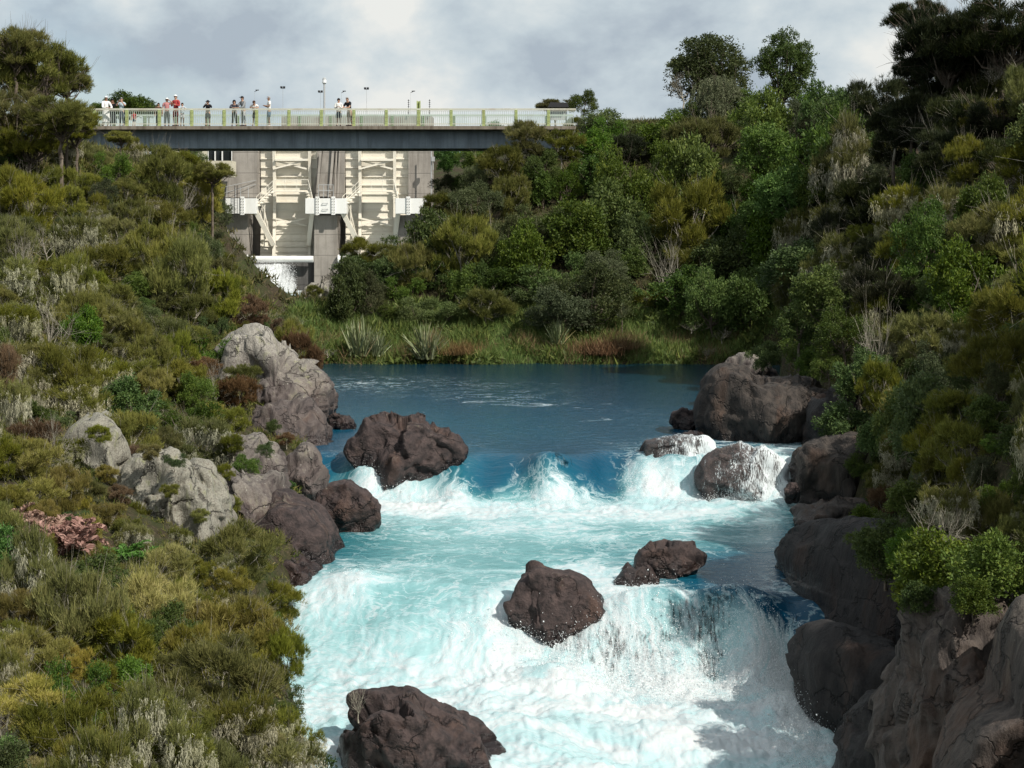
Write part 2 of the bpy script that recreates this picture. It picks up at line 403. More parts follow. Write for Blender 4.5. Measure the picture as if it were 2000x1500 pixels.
def bump_at(x, y, px, py, amp, rx, ry, rot=0.0):
    cx, cyy = on_water(px, py)
    dx, dy = x - cx, y - cyy
    c, s = cos(rot), sin(rot)
    u, v = (dx * c + dy * s) / rx, (-dx * s + dy * c) / ry
    return amp * np.exp(-(u * u + v * v))
ry_ = np.concatenate([np.arange(24.5, 50.5, .055), np.arange(50.5, 60, .11), np.arange(60, 82.2, .2)])
NX = 460
uu = np.linspace(0, 1, NX)
xl = np.interp(ry_, SY, SL) - 1.6; xr = np.interp(ry_, SY, SR) + 1.6
WX = xl[:, None] + (xr - xl)[:, None] * uu[None]; WY = np.repeat(ry_[:, None], NX, 1)
WB = water_base(WX, WY)
F = np.clip(FOAM(WX, WY), 0, 1); T = np.clip(TEAL(WX, WY), 0, 1)
def water_relief(x, y, f):
    wx = x + .5 * fbm(x * .5, y * .5, 3.0, 2); wy = y + .7 * fbm(x * .5, y * .5, 8.0, 2)
    n1 = fbm(wx * .75, wy * .75, 0 * x, 3)
    n2 = np.abs(fbm(wx * 1.7, wy * 1.5, 4 + 0 * x, 3, .6))
    n3 = fbm(wx * 6, wy * 4.5, 9 + 0 * x, 4, .62)
    rapid = sstep(34.5, 33, y) + .6 * np.exp(-((y - 44.6) / 1.0) ** 2)
    a = f ** 1.6
    calm = .016 * fbm(x * 1.6, y * 3.2, 2 + 0 * x, 4, .6)
    return calm + a * (.10 * n1 + .13 * (n2 - .15) + .022 * n3) * (1 + .8 * rapid) + .05 * np.clip(f - .1, 0, 1) * fbm(x * 1.1, y * 1.8, 5 + 0 * x, 3)
H = np.zeros_like(WX)
# standing shapes: water domed over sunken boulders, plumes at the foot of each drop
for (px, py, am, rx, ry, rot) in [(1065, 905, .20, .9, .7, 0), (960, 905, -.12, .55, .9, .2), (1195, 915, -.14, .5, 1.0, -.2),
        (1255, 960, .12, .7, .5, 0), (1060, 978, .10, 1.0, .4, 0), (720, 950, .08, .9, .5, 0), (860, 985, .10, .8, .4, 0), (1430, 985, .10, 1.4, .5, 0),
        (1440, 1195, .42, .8, .75, 0), (1290, 1190, .30, .75, .6, 0), (1180, 1240, .22, .8, .6, .3), (1540, 1215, -.22, .35, 1.0, -.3),
        (1480, 1300, .34, .6, .5, 0), (1330, 1330, .25, .8, .5, 0), (1390, 1290, -.30, .26, .35, 0), (1100, 1330, .28, .9, .6, 0), (940, 1260, .22, .9, .6, 0), (1540, 1380, .3, .5, .7, 0),
        (700, 1140, .22, .7, .7, 0), (800, 1230, .18, .9, .8, 0), (950, 1180, .16, .5, .6, 0), (1000, 1420, .2, 1, .6, 0), (1300, 1450, .3, 1.2, .6, 0)]:
    H += bump_at(WX, WY, px, py, am, rx, ry, rot)
HB = H.copy()
H = H + water_relief(WX, WY, F)
DR_ = sstep(.12, .5, np.abs(np.gradient(WB, axis=0) / np.gradient(WY, axis=0))) * (WY < 48)
H = H + DR_ * F * np.where(WY > 40, .2, 1.0) * (.07 * fbm(WX * 4.5 + .4 * fbm(WX, WY, 1 + 0 * WX, 2), WY * .8, 3 + 0 * WX, 4, .6) + .03 * np.abs(fbm(WX * 9, WY * 1.6, 6 + 0 * WX, 3)))
H = H + F ** 1.6 * (.016 * fbm(WX * 15, WY * 11, 0 * WX, 3, .6)) * (1 + 1.2 * sstep(35, 33, WY))
sl_ = np.abs(np.gradient(WB, axis=0) / np.gradient(WY, axis=0)); DROP = sstep(.12, .5, sl_) * (WY < 48)
V = np.zeros_like(WX)
for (px, py, am, rx, ry, rot) in [(1095, 912, 1.0, .42, .34, 0), (1050, 950, .55, .4, .3, 0), (1390, 1310, 1.2, .30, .4, 0), (1430, 1190, .55, .6, .35, 0), (1400, 1235, .3, .4, .3, 0), (1330, 1230, .8, .8, .5, 0), (1560, 1230, .5, .2, .5, 0), (1180, 1270, .75, .6, .5, .3), (1090, 1265, .6, .5, .4, 0),
        (1300, 1150, .8, .35, .35, 0), (1330, 905, .6, .4, .6, 0), (1130, 895, .5, .4, .3, 0), (1480, 1340, .5, .4, .3, 0), (1250, 1290, .55, .6, .3, 0), (1555, 1400, .5, .2, .6, 0), (1195, 1130, .5, .2, .3, 0)]:
    V += bump_at(WX, WY, px, py, am, rx, ry, rot)
WZ = WB + H
me = np_mesh('river_water', np.stack([WX, WY, WZ], -1).reshape(-1, 3), grid_faces(*WX.shape), attrs={'foam': F.ravel(), 'teal': T.ravel(), 'veil': np.clip(V, 0, .85).ravel(), 'drop': DROP.ravel()}, smooth=True)
t = NT('river water'); p = t.pos()
f, te, ve = t.attr('foam'), t.attr('teal'), t.attr('veil')
warp = t.node('ShaderNodeVectorMath', {0: t.noise(p, .55, 3, .5, 0, 'Color'), 1: (.5, .5, .5)}, operation='SUBTRACT').outputs[0]
warp = t.node('ShaderNodeVectorMath', {0: warp, 'Scale': 2.6}, operation='SCALE').outputs[0]
pw = t.node('ShaderNodeVectorMath', {0: p, 1: warp}, operation='ADD').outputs[0]
dr_ = t.attr('drop')
nmix = lambda a, b_: t.math('ADD', t.math('MULTIPLY', a, t.math('SUBTRACT', 1.0, dr_)), t.math('MULTIPLY', b_, dr_))
na = nmix(t.noise(t.mapping(pw, (.42, .9, 1), rot=(0, 0, .12)), .85, 9, .58, .5), t.noise(t.mapping(pw, (1.9, .35, .4)), 1.3, 9, .62, .2))
nb = nmix(t.noise(t.mapping(pw, (.45, 1.0, 1), rot=(0, 0, -.15)), 5.0, 8, .66, .2), t.noise(t.mapping(pw, (1.9, .28, .28)), 5.5, 8, .7, .2))
nc = t.noise(t.mapping(pw, (.8, .7, .7)), 21, 6, .75)
sig = t.math('ADD', t.math('MULTIPLY', t.math('SUBTRACT', na, .5), 2.5), t.math('MULTIPLY', t.math('SUBTRACT', nb, .5), .95))
sig = t.math('ADD', sig, t.math('MULTIPLY', t.math('SUBTRACT', nc, .5), .7))
fs = t.math('ADD', f, sig)
mask = t.mrange(fs, .56, 1.0, smooth=True)
halo = t.mrange(fs, .2, .75, smooth=True)
# thin bright threads of foam drawn out along the current
thr = t.math('ABSOLUTE', t.math('SUBTRACT', t.noise(t.mapping(pw, (.45, .7, 1)), 1.7, 6, .58), .5))
thr = t.math('MULTIPLY', t.mrange(thr, .03, .0), t.mrange(t.math('ADD', f, t.math('MULTIPLY', t.math('SUBTRACT', nc, .5), .8)), .18, .5))
mask = t.math('MAXIMUM', mask, t.math('MULTIPLY', thr, .75))
deep = t.ramp(te, [(0, (.003, .026, .042)), (.16, (.003, .050, .098)), (.38, (.005, .076, .128)), (.6, (.020, .140, .172)), (.85, (.09, .26, .275)), (1, (.19, .37, .38))])
base_ = t.mix(t.math('MULTIPLY', halo, t.mrange(te, .35, .8, 0, .55)), deep, (.30, .52, .54))
milky = t.mix(t.mrange(f, .60, .95, 0, .8), base_, (.42, .58, .60))
white = t.mix(t.mrange(nb, .40, .60), (.34, .52, .55), (.54, .60, .62))
white = t.mix(t.mrange(f, .75, 1.0), white, t.mix(t.mrange(na, .38, .56), (.44, .56, .59), (.58, .615, .625)))
rip = t.noise(t.mapping(p, (1, 2.6, 1)), 2.4, 8, .62, .3)
wb = t.bump(t.math('ADD', rip, t.math('MULTIPLY', t.noise(t.mapping(p, (.7, 1.6, 1)), 9, 4, .6), .25)), .42, .09)
fb = t.bump(t.math('ADD', nb, t.math('MULTIPLY', nc, .6)), .45, .10)
wsh = t.bsdf(milky, .10, wb, .15)
fsh = t.bsdf(white, .6, fb, .3, Subsurface_Weight=.15, Subsurface_Radius=(.10, .22, .25), Subsurface_Scale=.6)
sh = t.node('ShaderNodeMixShader', {0: mask, 1: wsh, 2: fsh}).outputs[0]
fall = t.noise(t.mapping(p, (1.0, .2, .2)), 15, 7, .74, .5)
fall2 = t.noise(t.mapping(p, (1, .5, .5)), 3.2, 5, .6, .3)
hole = t.math('ADD', t.math('ADD', t.math('MULTIPLY', t.math('SUBTRACT', fall, .5), 2.6), t.math('MULTIPLY', t.math('SUBTRACT', fall2, .5), 1.6)), t.math('SUBTRACT', ve, .66))
hole = t.math('MULTIPLY', t.mrange(hole, -.05, .55), t.mrange(ve, .05, .25))
tr = t.node('ShaderNodeBsdfTransparent').outputs[0]
sh = t.node('ShaderNodeMixShader', {0: t.math('MULTIPLY', hole, .93), 1: sh, 2: tr}).outputs[0]
M_WATER = t.finish(sh)
tag(link('river_water', me, M_WATER), kind='structure')

# the rocky bed just under the broken water of both drops
s_ = 3
BX, BY = WX[::s_, ::s_], WY[::s_, ::s_]
BZ = (WB + HB)[::s_, ::s_] - .22 + .10 * fbm(BX * 1.8, BY * 1.8, 0 * BX, 3) - .35 * (1 - sstep(.1, .6, V[::s_, ::s_]))
hat = np.full(BX.size, .2)
me = np_mesh('river_bed', np.stack([BX, BY, BZ], -1).reshape(-1, 3), grid_faces(*BX.shape), attrs={'height': hat}, smooth=True)
tag(link('river_bed', me, M_ROCKDARK), kind='structure')

# pool below the spillway
xs = np.linspace(-19, -6, 60); ys = np.linspace(100.5, 126, 90)
X2, Y2 = np.meshgrid(xs, ys)
Z2 = 1.85 + .08 * fbm(X2 * .8, Y2 * .8, 0 * X2, 3) + .25 * np.exp(-((Y2 - 122) / 2.5) ** 2) * (1 + fbm(X2, Y2, 1 + 0 * X2, 3))
me = np_mesh('spillway_pool_water', np.stack([X2, Y2, Z2], -1).reshape(-1, 3), grid_faces(*X2.shape), attrs={'foam': np.clip(.62 + (Y2 - 112) * .05, 0, 1).ravel(), 'teal': np.full(X2.size, .95), 'veil': np.zeros(X2.size), 'drop': np.zeros(X2.size)}, smooth=True)
tag(link('spillway_pool_water', me, M_WATER), kind='structure')

# flying drops over the broken water: real small drops
w = (np.clip(F - .5, 0, 1) * 2) ** 2
face = np.zeros_like(WX)
for (px, py, am, rx, ry) in [(1250, 950, 1.2, 1.0, .7), (1060, 960, 1.0, 1.1, .6), (740, 960, .8, 1.0, .6), (1480, 960, 1, 1.2, .5), (1400, 1270, 1.6, 1.7, 1.3), (1540, 1330, 1.8, .6, 1.6), (1560, 1450, 1.5, .4, 1.6), (1120, 1290, 1.0, 1.2, .9),
                            (1300, 1330, 1.2, 1.5, .8), (960, 1240, .5, .8, .5), (700, 1150, .4, .6, .6), (1200, 955, .5, .4, .4), (880, 970, .4, .7, .3)]:
    face += bump_at(WX, WY, px, py, am, rx, ry)
w = (w * face).ravel() + 1e-9
N = 42000
idx = RNG.choice(len(w), N, p=w / w.sum())
c = np.stack([WX.ravel()[idx], WY.ravel()[idx], WZ.ravel()[idx]], -1)
c += RNG.normal(size=(N, 3)) * np.array([.10, .10, .02]); c[:, 2] += RNG.exponential(.085, N) * (.5 + .8 * np.clip(face.ravel()[idx], 0, 1.5))
r = RNG.uniform(.002, .0065, N) * (1 + 1.2 * (RNG.random(N) > .95))
tet = np.array([[1, 1, 1], [-1, -1, 1], [-1, 1, -1], [1, -1, -1]], float)
Vd = c[:, None] + r[:, None, None] * tet[None] * RNG.uniform(.7, 1.3, (N, 4, 3))
tf = np.array([[0, 1, 2], [0, 3, 1], [0, 2, 3], [1, 3, 2]])
fd = (np.arange(N)[:, None, None] * 4 + tf[None]).reshape(-1, 3)
t = NT('spray drops'); M_SPRAY = t.finish(t.bsdf((.9, .93, .94), .4, spec=.5))
tag(link('water_spray', np_mesh('water_spray', Vd.reshape(-1, 3), fd, smooth=True), M_SPRAY), kind='stuff')

# ------------------------------------------------------------------ boulders and cliffs
import bmesh
_ico = {}
def ico(sub):
    if sub not in _ico:
        bm = bmesh.new(); bmesh.ops.create_icosphere(bm, subdivisions=sub, radius=1.0)
        v = np.array([q.co[:] for q in bm.verts]); f = np.array([[q.index for q in fc.verts] for fc in bm.faces]); bm.free()
        _ico[sub] = (v / np.linalg.norm(v, axis=1)[:, None], f)
    return _ico[sub]
t = NT('thin sheet of falling water'); p = t.pos(); dn = t.attr('down'); si = t.attr('side')
v1 = t.noise(t.mapping(p, (1, .5, .16)), 34, 6, .75, .3); v2 = t.noise(t.mapping(p, (1, .5, .4)), 4, 5, .6)
a_ = t.math('ADD', t.math('MULTIPLY', t.math('SUBTRACT', v1, .5), 3.6), t.math('MULTIPLY', t.math('SUBTRACT', v2, .5), 2.4))
a_ = t.math('ADD', a_, t.math('ADD', t.math('MULTIPLY', dn, .25), t.math('MULTIPLY', si, .75)))
M_VEIL = t.finish(t.node('ShaderNodeMixShader', {0: t.mrange(a_, -.05, .6, 0.02, .9), 1: t.node('ShaderNodeBsdfTransparent').outputs[0], 2: t.bsdf((.74, .80, .82), .5, t.bump(v1, .6, .05))}).outputs[0])
ROCKPOLY = []
def facets(p, size, n, rg, tilt, step, warp=.12):
    q = p / size; w = warp * np.stack([fbm(q[:, 0] * 3, q[:, 1] * 3, q[:, 2] * 3 + k * 5, 3) for k in range(3)], -1)
    q = (q + w) * np.array([1, 1, .62]); k = rg.choice(len(p), n, replace=False); s = q[k]
    out = np.empty(len(p), int)
    for i in range(0, len(p), 8000):
        out[i:i + 8000] = np.argmin((s * s).sum(1)[None] - 2 * q[i:i + 8000] @ s.T, axis=1)
    t_ = rg.normal(size=(n, 3)) * tilt; off = rg.normal(size=n) * step * size
    return off[out] + ((p - p[k][out]) * t_[out]).sum(1)
def rock(label, poly, Y, mat, depth=None, sub=5, amp=.07, seed=0, crack=.05, planes=5, slant=0.0, full=.60, groove=0.0, crag=None, wl=None, keep=True, veil=False, cat='boulder', name='boulder', lean=0.0):
    """a boulder whose outline follows poly (pixels) at distance Y, closed and rounded behind"""
    poly = np.array(poly, float)
    if keep: ROCKPOLY.append([tuple(q) for q in poly])
    W = np.array([P(a, b, Y) for a, b in poly]); ctr = W.mean(0)
    c0 = np.array([(W[:, 0].min() + W[:, 0].max()) / 2, Y, (W[:, 2].min() + W[:, 2].max()) / 2]) * .5 + ctr * .5
    r = random.Random(seed + 91)
    # dense outline -> radius by angle
    q = W[:, [0, 2]] - c0[[0, 2]]
    pts = []
    for i in range(len(q)):
        a, b = q[i], q[(i + 1) % len(q)]
        for k in range(24): pts.append(a + (b - a) * k / 24)
    pts = np.array(pts); an = np.arctan2(pts[:, 1], pts[:, 0]); ra = np.hypot(pts[:, 0], pts[:, 1])
    bins = np.zeros(180); bn = ((an + pi) / (2 * pi) * 180).astype(int) % 180
    for i in range(180):
        m = np.abs((bn - i + 90) % 180 - 90) <= 2
        bins[i] = ra[m].max() if m.any() else np.nan
    bins = np.where(np.isnan(bins), np.nanmean(bins), bins)
    kk = np.array([1, 2, 3, 4, 3, 2, 1]) / 16.0
    bins = np.convolve(np.concatenate([bins[-3:], bins, bins[:3]]), kk, 'valid')
    v, f = ico(sub)
    th = np.arctan2(v[:, 2], v[:, 0]); R = np.interp((th + pi) / (2 * pi) * 180 - .5, np.arange(-1, 181), np.concatenate([[bins[-1]], bins, [bins[0]]]))
    m = np.sqrt(v[:, 0] ** 2 + v[:, 2] ** 2); hw = (W[:, 0].max() - W[:, 0].min()) / 2; hh = (W[:, 2].max() - W[:, 2].min()) / 2
    dep = depth if depth else .75 * min(hw, hh * 1.4)
    mm = m ** full
    ux, uz = np.cos(th), np.sin(th)
    p = np.stack([ux * R * mm, np.sign(v[:, 1]) * np.abs(v[:, 1]) ** .66 * dep, uz * R * mm], -1)
    p[:, 1] += lean * p[:, 2]
    S = np.array([hw, dep, hh])
    for k in range(planes * 3):
        n = np.array([r.uniform(-1, 1), r.uniform(-1, .1), r.uniform(-.7, 1)]); n /= np.linalg.norm(n)
        d = np.linalg.norm(n * S) * r.uniform(.56, .80)
        over = np.maximum(0, p @ n - d)
        p -= (over * .97 * (.12 + .88 * sstep(1.0, .80, m)))[:, None] * n
    size = float(np.mean(S)); s = 1.0 / max(size, .3); o = seed * 7.13
    dr = p / (np.linalg.norm(p / S, axis=1)[:, None] + 1e-6) / S ** 2; dr /= np.linalg.norm(dr, axis=1)[:, None] + 1e-9
    q = p * s * 1.5 + o
    d1 = fbm(q[:, 0], q[:, 1], q[:, 2] * .7, 5, .5)
    cr = 1 - np.abs(pnoise(q[:, 0] * .9 + .4 * d1, q[:, 1] * .9, q[:, 2] * .35 + 3)) * 9
    cr2 = 1 - np.abs(pnoise(q[:, 0] * .5 + 9, q[:, 1] * .6 + .5 * d1, q[:, 2] * 1.3)) * 11
    fa = 6.0 / 1.5 / s * .25
    d2 = fbm(q[:, 0] * 4.2, q[:, 1] * 4.2, q[:, 2] * 3.2, 3, .6)
    d3 = fbm(q[:, 0] * 1.3 + 5, q[:, 1] * 1.3, q[:, 2] * 1.1, 4, .5, ridged=True)
    disp = amp * size * (1.1 * d1 + .42 * d2 + .9 * (d3 - .2))
    rg = np.random.default_rng(seed + 500); cg = (.8 if mat is M_ROCKDARK else 1.0) if crag is None else crag
    disp = disp - amp * size * .45
    if cg: disp = disp + cg * (facets(p, size, 16, rg, .16, .030) + facets(p, size, 90, rg, .22, .011, .06))
    if groove:
        gx_ = fbm(p[:, 0] * 2.4 + .6 * d1 + o, p[:, 1] * 2.4, p[:, 2] * .35, 4, .6, ridged=True)
        disp = disp + groove * (gx_ - .3) - .6 * crack * size * (np.clip(cr, 0, 1) ** 1.5 + .7 * np.clip(cr2, 0, 1) ** 1.5)
    p = p + dr * disp[:, None]
    p[:, 1] += slant * p[:, 0]
    cnt_ = np.bincount(f.ravel(), minlength=len(p)).astype(float)[:, None] * 2      # ease out needle-thin spikes
    for it in range(1):
        acc = np.zeros_like(p)
        for i_, j_ in ((0, 1), (1, 2), (2, 0)):
            for k_ in range(3):
                acc[:, k_] += np.bincount(f[:, i_], p[f[:, j_], k_], len(p)) + np.bincount(f[:, j_], p[f[:, i_], k_], len(p))
        sm = .5 if slant else .3
        p = (1 - sm) * p + sm * acc / cnt_
    wp = p + c0
    lev = water_base(wp[:, 0], wp[:, 1]) if wl is None else wl
    me = np_mesh(name, p, f, attrs={'height': wp[:, 2] - lev}, smooth=True)
    ob = link(name, me, mat, loc=c0)
    tag(ob, label, cat)
    if veil:
        vp = p + dr * (.035 + .02 * d2)[:, None]
        dn = sstep(c0[2] + hh * .9, c0[2] - hh * .5, wp[:, 2])
        ve = np_mesh('water_veil', vp, f[(wp[f].mean(1)[:, 1] < c0[1] + dep * .6)], attrs={'down': dn, 'side': (wp[:, 0] - c0[0]) / hw}, smooth=True)
        tag(link('water_veil', ve, M_VEIL, loc=c0), kind='stuff')
    return ob
D, G, PL, SH = M_ROCKDARK, M_ROCKGREY, M_ROCKPALE, M_ROCKSHADE; DS = M_ROCKDEEPSHADE
rock('big dark lichen speckled boulder splitting the left side of the upper drop',
     [(664, 880), (697, 856), (712, 826), (729, 815), (764, 811), (783, 824), (801, 815), (839, 815), (857, 838), (881, 843), (902, 867), (925, 893), (922, 936), (900, 958), (836, 1000), (760, 990), (700, 940)], 46.6, D, seed=1, crack=.07, depth=1.5, sub=6)
rock('small low dark rock in the blue pool beside the grey outcrop', [(640, 812), (655, 808), (680, 812), (693, 824), (696, 836), (690, 850), (640, 850)], 53, D, sub=5, seed=2)
rock('brown boulder with mossy cracks jutting from the left bank below the upper drop',
     [(620, 950), (640, 942), (672, 938), (700, 948), (722, 965), (740, 990), (748, 1022), (735, 1045), (680, 1050), (625, 1050), (600, 1000)], 41.6, D, seed=3, crack=.09)
rock('tall grey lichen covered outcrop standing over the pool on the left bank',
     [(425, 660), (440, 642), (470, 640), (505, 655), (540, 685), (566, 712), (595, 722), (628, 742), (642, 770), (640, 820), (648, 870), (652, 925), (630, 965), (560, 960), (500, 930), (450, 880), (425, 780)], 53.5, G, seed=4, sub=6, depth=3.4, groove=.16, full=.52, crack=.06, planes=7, cat='rock outcrop', name='rock_outcrop')
rock('rounded grey shoulder of rock below the tall outcrop on the left bank',
     [(500, 960), (540, 930), (565, 890), (592, 872), (618, 876), (630, 905), (632, 945), (645, 990), (650, 1040), (560, 1040), (500, 1010)], 45, G, seed=5, crack=.08, groove=.08, full=.52, cat='rock outcrop', name='rock_outcrop')
rock('dark brown rock face at the left waterline above the churning eddy',
     [(500, 1010), (540, 975), (600, 985), (636, 1020), (660, 1065), (671, 1105), (655, 1140), (610, 1175), (560, 1180), (500, 1130), (480, 1060)], 39, D, seed=6, crack=.08, depth=2.0, cat='rock face', name="rock_outcrop")
rock('pale cream cliff slab leaning under the shrubs at the left', [(118, 850), (140, 818), (190, 812), (222, 880), (245, 930), (268, 1040), (250, 1100), (185, 1085), (150, 980)], 36.6, PL, seed=7, depth=1.3, crack=.05, groove=.10, full=.5, slant=-.5, cat='cliff', name='cliff_slab')
rock('broad pale streaked cliff face in the middle of the left bank', [(216, 1040), (228, 940), (262, 885), (310, 875), (362, 890), (396, 960), (416, 1040), (410, 1130), (330, 1160), (245, 1130)], 35.8, PL, seed=8, depth=1.3, sub=6, crack=.06, groove=.22, full=.48, slant=-.35, planes=7, cat='cliff', name='cliff_slab')
rock('narrow pale pinkish slab right of the broad streaked cliff face', [(352, 915), (378, 892), (415, 905), (436, 965), (458, 1050), (448, 1110), (400, 1110), (375, 1000)], 36.6, PL, seed=9, depth=1.0, crack=.06, groove=.12, full=.5, slant=-.3, cat='cliff', name='cliff_slab')
rock('brown flank of the grey outcrop dropping to the upper fall', [(455, 880), (462, 815), (520, 780), (600, 790), (640, 820), (652, 920), (645, 985), (560, 985), (490, 960)], 49.5, G, seed=41, depth=1.9, crack=.07, groove=.12, full=.52, planes=7, cat='rock outcrop', name='rock_outcrop')
rock('small reddish grey rock shelf high on the left behind the glossy bush', [(155, 845), (170, 812), (205, 805), (225, 830), (215, 870), (175, 880)], 39.5, PL, seed=42, depth=.8, sub=4, cat='rock shelf', name='rock_shelf')
rock('grey rock shelf between the pale cliff faces and the waterline rocks', [(440, 960), (480, 930), (520, 940), (545, 985), (550, 1050), (520, 1100), (460, 1080), (430, 1020)], 39.5, G, seed=10, groove=.1, full=.5, depth=1.6, cat='rock shelf', name='rock_shelf')
rock('dark cleft rock between the grey shoulder and the low dark face at the left', [(470, 1040), (490, 985), (560, 975), (620, 1000), (640, 1060), (600, 1110), (520, 1130), (470, 1100)], 41.2, G, seed=43, depth=1.8, groove=.1, full=.5, planes=7, cat='rock outcrop', name='rock_outcrop')
rock('lichened rock step joining the pale slabs to the tall outcrop', [(400, 900), (430, 850), (490, 850), (540, 900), (545, 960), (480, 1000), (415, 980)], 43.5, G, seed=44, depth=1.8, groove=.12, full=.5, planes=7, cat='rock outcrop', name='rock_outcrop')
rock('mossy rock base under the low dark face where the foam laps', [(470, 1130), (500, 1090), (570, 1080), (620, 1120), (640, 1165), (600, 1200), (520, 1210), (470, 1180)], 37.4, D, seed=45, depth=1.3, cat='rock outcrop', name='rock_outcrop')
rock('sunlit tan boulder half buried high on the left slope', [(218, 525), (235, 515), (250, 525), (258, 545), (275, 560), (268, 590), (235, 585), (220, 560)], 62, PL, seed=11, sub=5)
rock('upright grey boulder at the foot of the middle dam pier', [(624, 560), (632, 535), (648, 526), (668, 532), (672, 560), (662, 600), (640, 620), (626, 600)], 98, G, seed=12, sub=5, wl=0)
rock('low reddish grey boulder sloping down to the spillway pool', [(562, 605), (585, 575), (610, 552), (630, 548), (636, 580), (640, 640), (590, 645), (560, 630)], 99, G, seed=13, sub=5, wl=0)
rock('smooth brown boulder standing alone above the lower drop', [(990, 1190), (1000, 1158), (1013, 1128), (1040, 1106), (1080, 1113), (1135, 1126), (1175, 1142), (1187, 1166), (1165, 1195), (1120, 1240), (1080, 1275), (1040, 1285), (995, 1250)], 34.9, D, seed=14, crack=.03, planes=6, amp=.05)
rock('long flat topped brown rock lying across the head of the lower drop', [(1232, 1095), (1245, 1075), (1290, 1067), (1350, 1068), (1388, 1076), (1390, 1092), (1360, 1110), (1300, 1130), (1245, 1135), (1230, 1120)], 37.2, D, seed=15, crack=.03, amp=.05, depth=.6)
rock('wet brown rock hanging below the long flat one beside the side chute', [(1198, 1165), (1205, 1130), (1228, 1100), (1275, 1100), (1290, 1130), (1250, 1165), (1215, 1215), (1195, 1205)], 36.5, D, seed=16, sub=5, crack=.04, depth=.5)
rock('low brown rock under thin water at the head of the right hand fall', [(1250, 885), (1262, 868), (1295, 858), (1350, 856), (1385, 860), (1400, 875), (1390, 910), (1320, 925), (1260, 915)], 47.3, D, seed=19, veil=True, depth=.8, planes=2, crack=.02)
rock('domed brown boulder with water raining down its face in the right hand fall', [(1358, 930), (1370, 902), (1400, 884), (1450, 877), (1500, 888), (1532, 915), (1540, 955), (1520, 1000), (1440, 1010), (1380, 985)], 45.6, D, seed=20, veil=True, depth=1.0, planes=2, crack=.02, amp=.04)
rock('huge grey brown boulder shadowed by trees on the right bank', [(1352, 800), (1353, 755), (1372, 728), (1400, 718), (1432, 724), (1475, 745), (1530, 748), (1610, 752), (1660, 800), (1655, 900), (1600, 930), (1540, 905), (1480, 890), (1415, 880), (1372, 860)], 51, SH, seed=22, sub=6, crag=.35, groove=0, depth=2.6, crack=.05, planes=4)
rock('small black rock against the left side of the huge shadowed boulder', [(1308, 828), (1314, 806), (1332, 795), (1356, 800), (1368, 840), (1350, 860), (1315, 850)], 53, D, seed=23, sub=5)
rock('weathered grey rock behind the huge shadowed boulder', [(1405, 722), (1425, 700), (1455, 694), (1500, 705), (1530, 740), (1500, 770), (1430, 765)], 60, G, seed=24, sub=5)
rock('dark rock awash at the left foot of the huge shadowed boulder', [(1330, 850), (1350, 842), (1375, 848), (1385, 862), (1370, 880), (1335, 872)], 50, D, seed=25, sub=4, depth=.4)
rock('craggy brown boulder leaning over the right end of the upper drop', [(1540, 975), (1542, 930), (1556, 885), (1590, 860), (1630, 846), (1690, 850), (1720, 900), (1710, 1000), (1650, 1010), (1600, 990)], 45.2, SH, seed=26, crag=.6, depth=1.7, crack=.08)
rock('small round dark rock at the foot of the craggy boulder', [(1530, 955), (1540, 942), (1556, 942), (1564, 960), (1560, 985), (1535, 985)], 44.4, D, seed=27, sub=4)
rock('low rounded dark rock on the right shore of the turquoise pool', [(1548, 1026), (1575, 1002), (1605, 984), (1645, 976), (1700, 985), (1720, 1040), (1660, 1070), (1600, 1065), (1555, 1045)], 42, SH, seed=28, depth=1.2)
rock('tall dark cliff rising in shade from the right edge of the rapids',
     [(1565, 1215), (1572, 1170), (1595, 1110), (1630, 1045), (1660, 1015), (1720, 1010), (1800, 1060), (1830, 1200), (1810, 1350), (1740, 1440), (1640, 1440), (1575, 1400), (1552, 1300)], 34.5, DS, seed=29, sub=6, crag=.7, depth=2.6, crack=.05, planes=8, slant=-2.2, groove=.1, cat='cliff', name='cliff')
rock('shade blackened wet foot of the right cliff where the spray lands', [(1572, 1290), (1592, 1240), (1650, 1220), (1740, 1250), (1780, 1380), (1760, 1540), (1660, 1560), (1600, 1480), (1575, 1400)], 31, DS, seed=30, depth=1.6, slant=-.9, crag=.6, groove=.08, crack=.06, cat='cliff', name='cliff')
rock('sunlit brown cliff face with fissures and moss below the overhanging shrub',
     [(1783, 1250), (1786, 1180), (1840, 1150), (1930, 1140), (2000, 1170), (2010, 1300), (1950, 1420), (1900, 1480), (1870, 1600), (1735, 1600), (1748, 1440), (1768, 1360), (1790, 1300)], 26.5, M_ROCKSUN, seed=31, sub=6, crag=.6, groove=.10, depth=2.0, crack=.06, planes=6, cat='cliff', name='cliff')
rock('smooth brown rock slab running off the bottom right corner', [(1830, 1600), (1860, 1500), (1900, 1420), (1960, 1370), (1985, 1270), (2020, 1210), (2120, 1170), (2200, 1350), (2150, 1600)], 23.6, M_ROCKSUN, seed=32, crag=.5, depth=1.6, crack=.05, planes=4, cat='rock slab', name='rock_slab')
rock('narrow dark buttress between the shaded and the sunlit cliff', [(1640, 1600), (1665, 1470), (1700, 1380), (1745, 1340), (1775, 1400), (1770, 1600)], 28, DS, seed=33, depth=1.0, slant=-1.2, groove=.08, crack=.05, cat='cliff', name='cliff')
rock('upper brown rock wall under the shrubs behind the craggy boulder', [(1580, 900), (1580, 800), (1620, 740), (1700, 740), (1750, 800), (1760, 920), (1700, 980), (1620, 960)], 48.5, DS, seed=34, depth=2.2, crack=.06, cat='cliff', name='cliff')
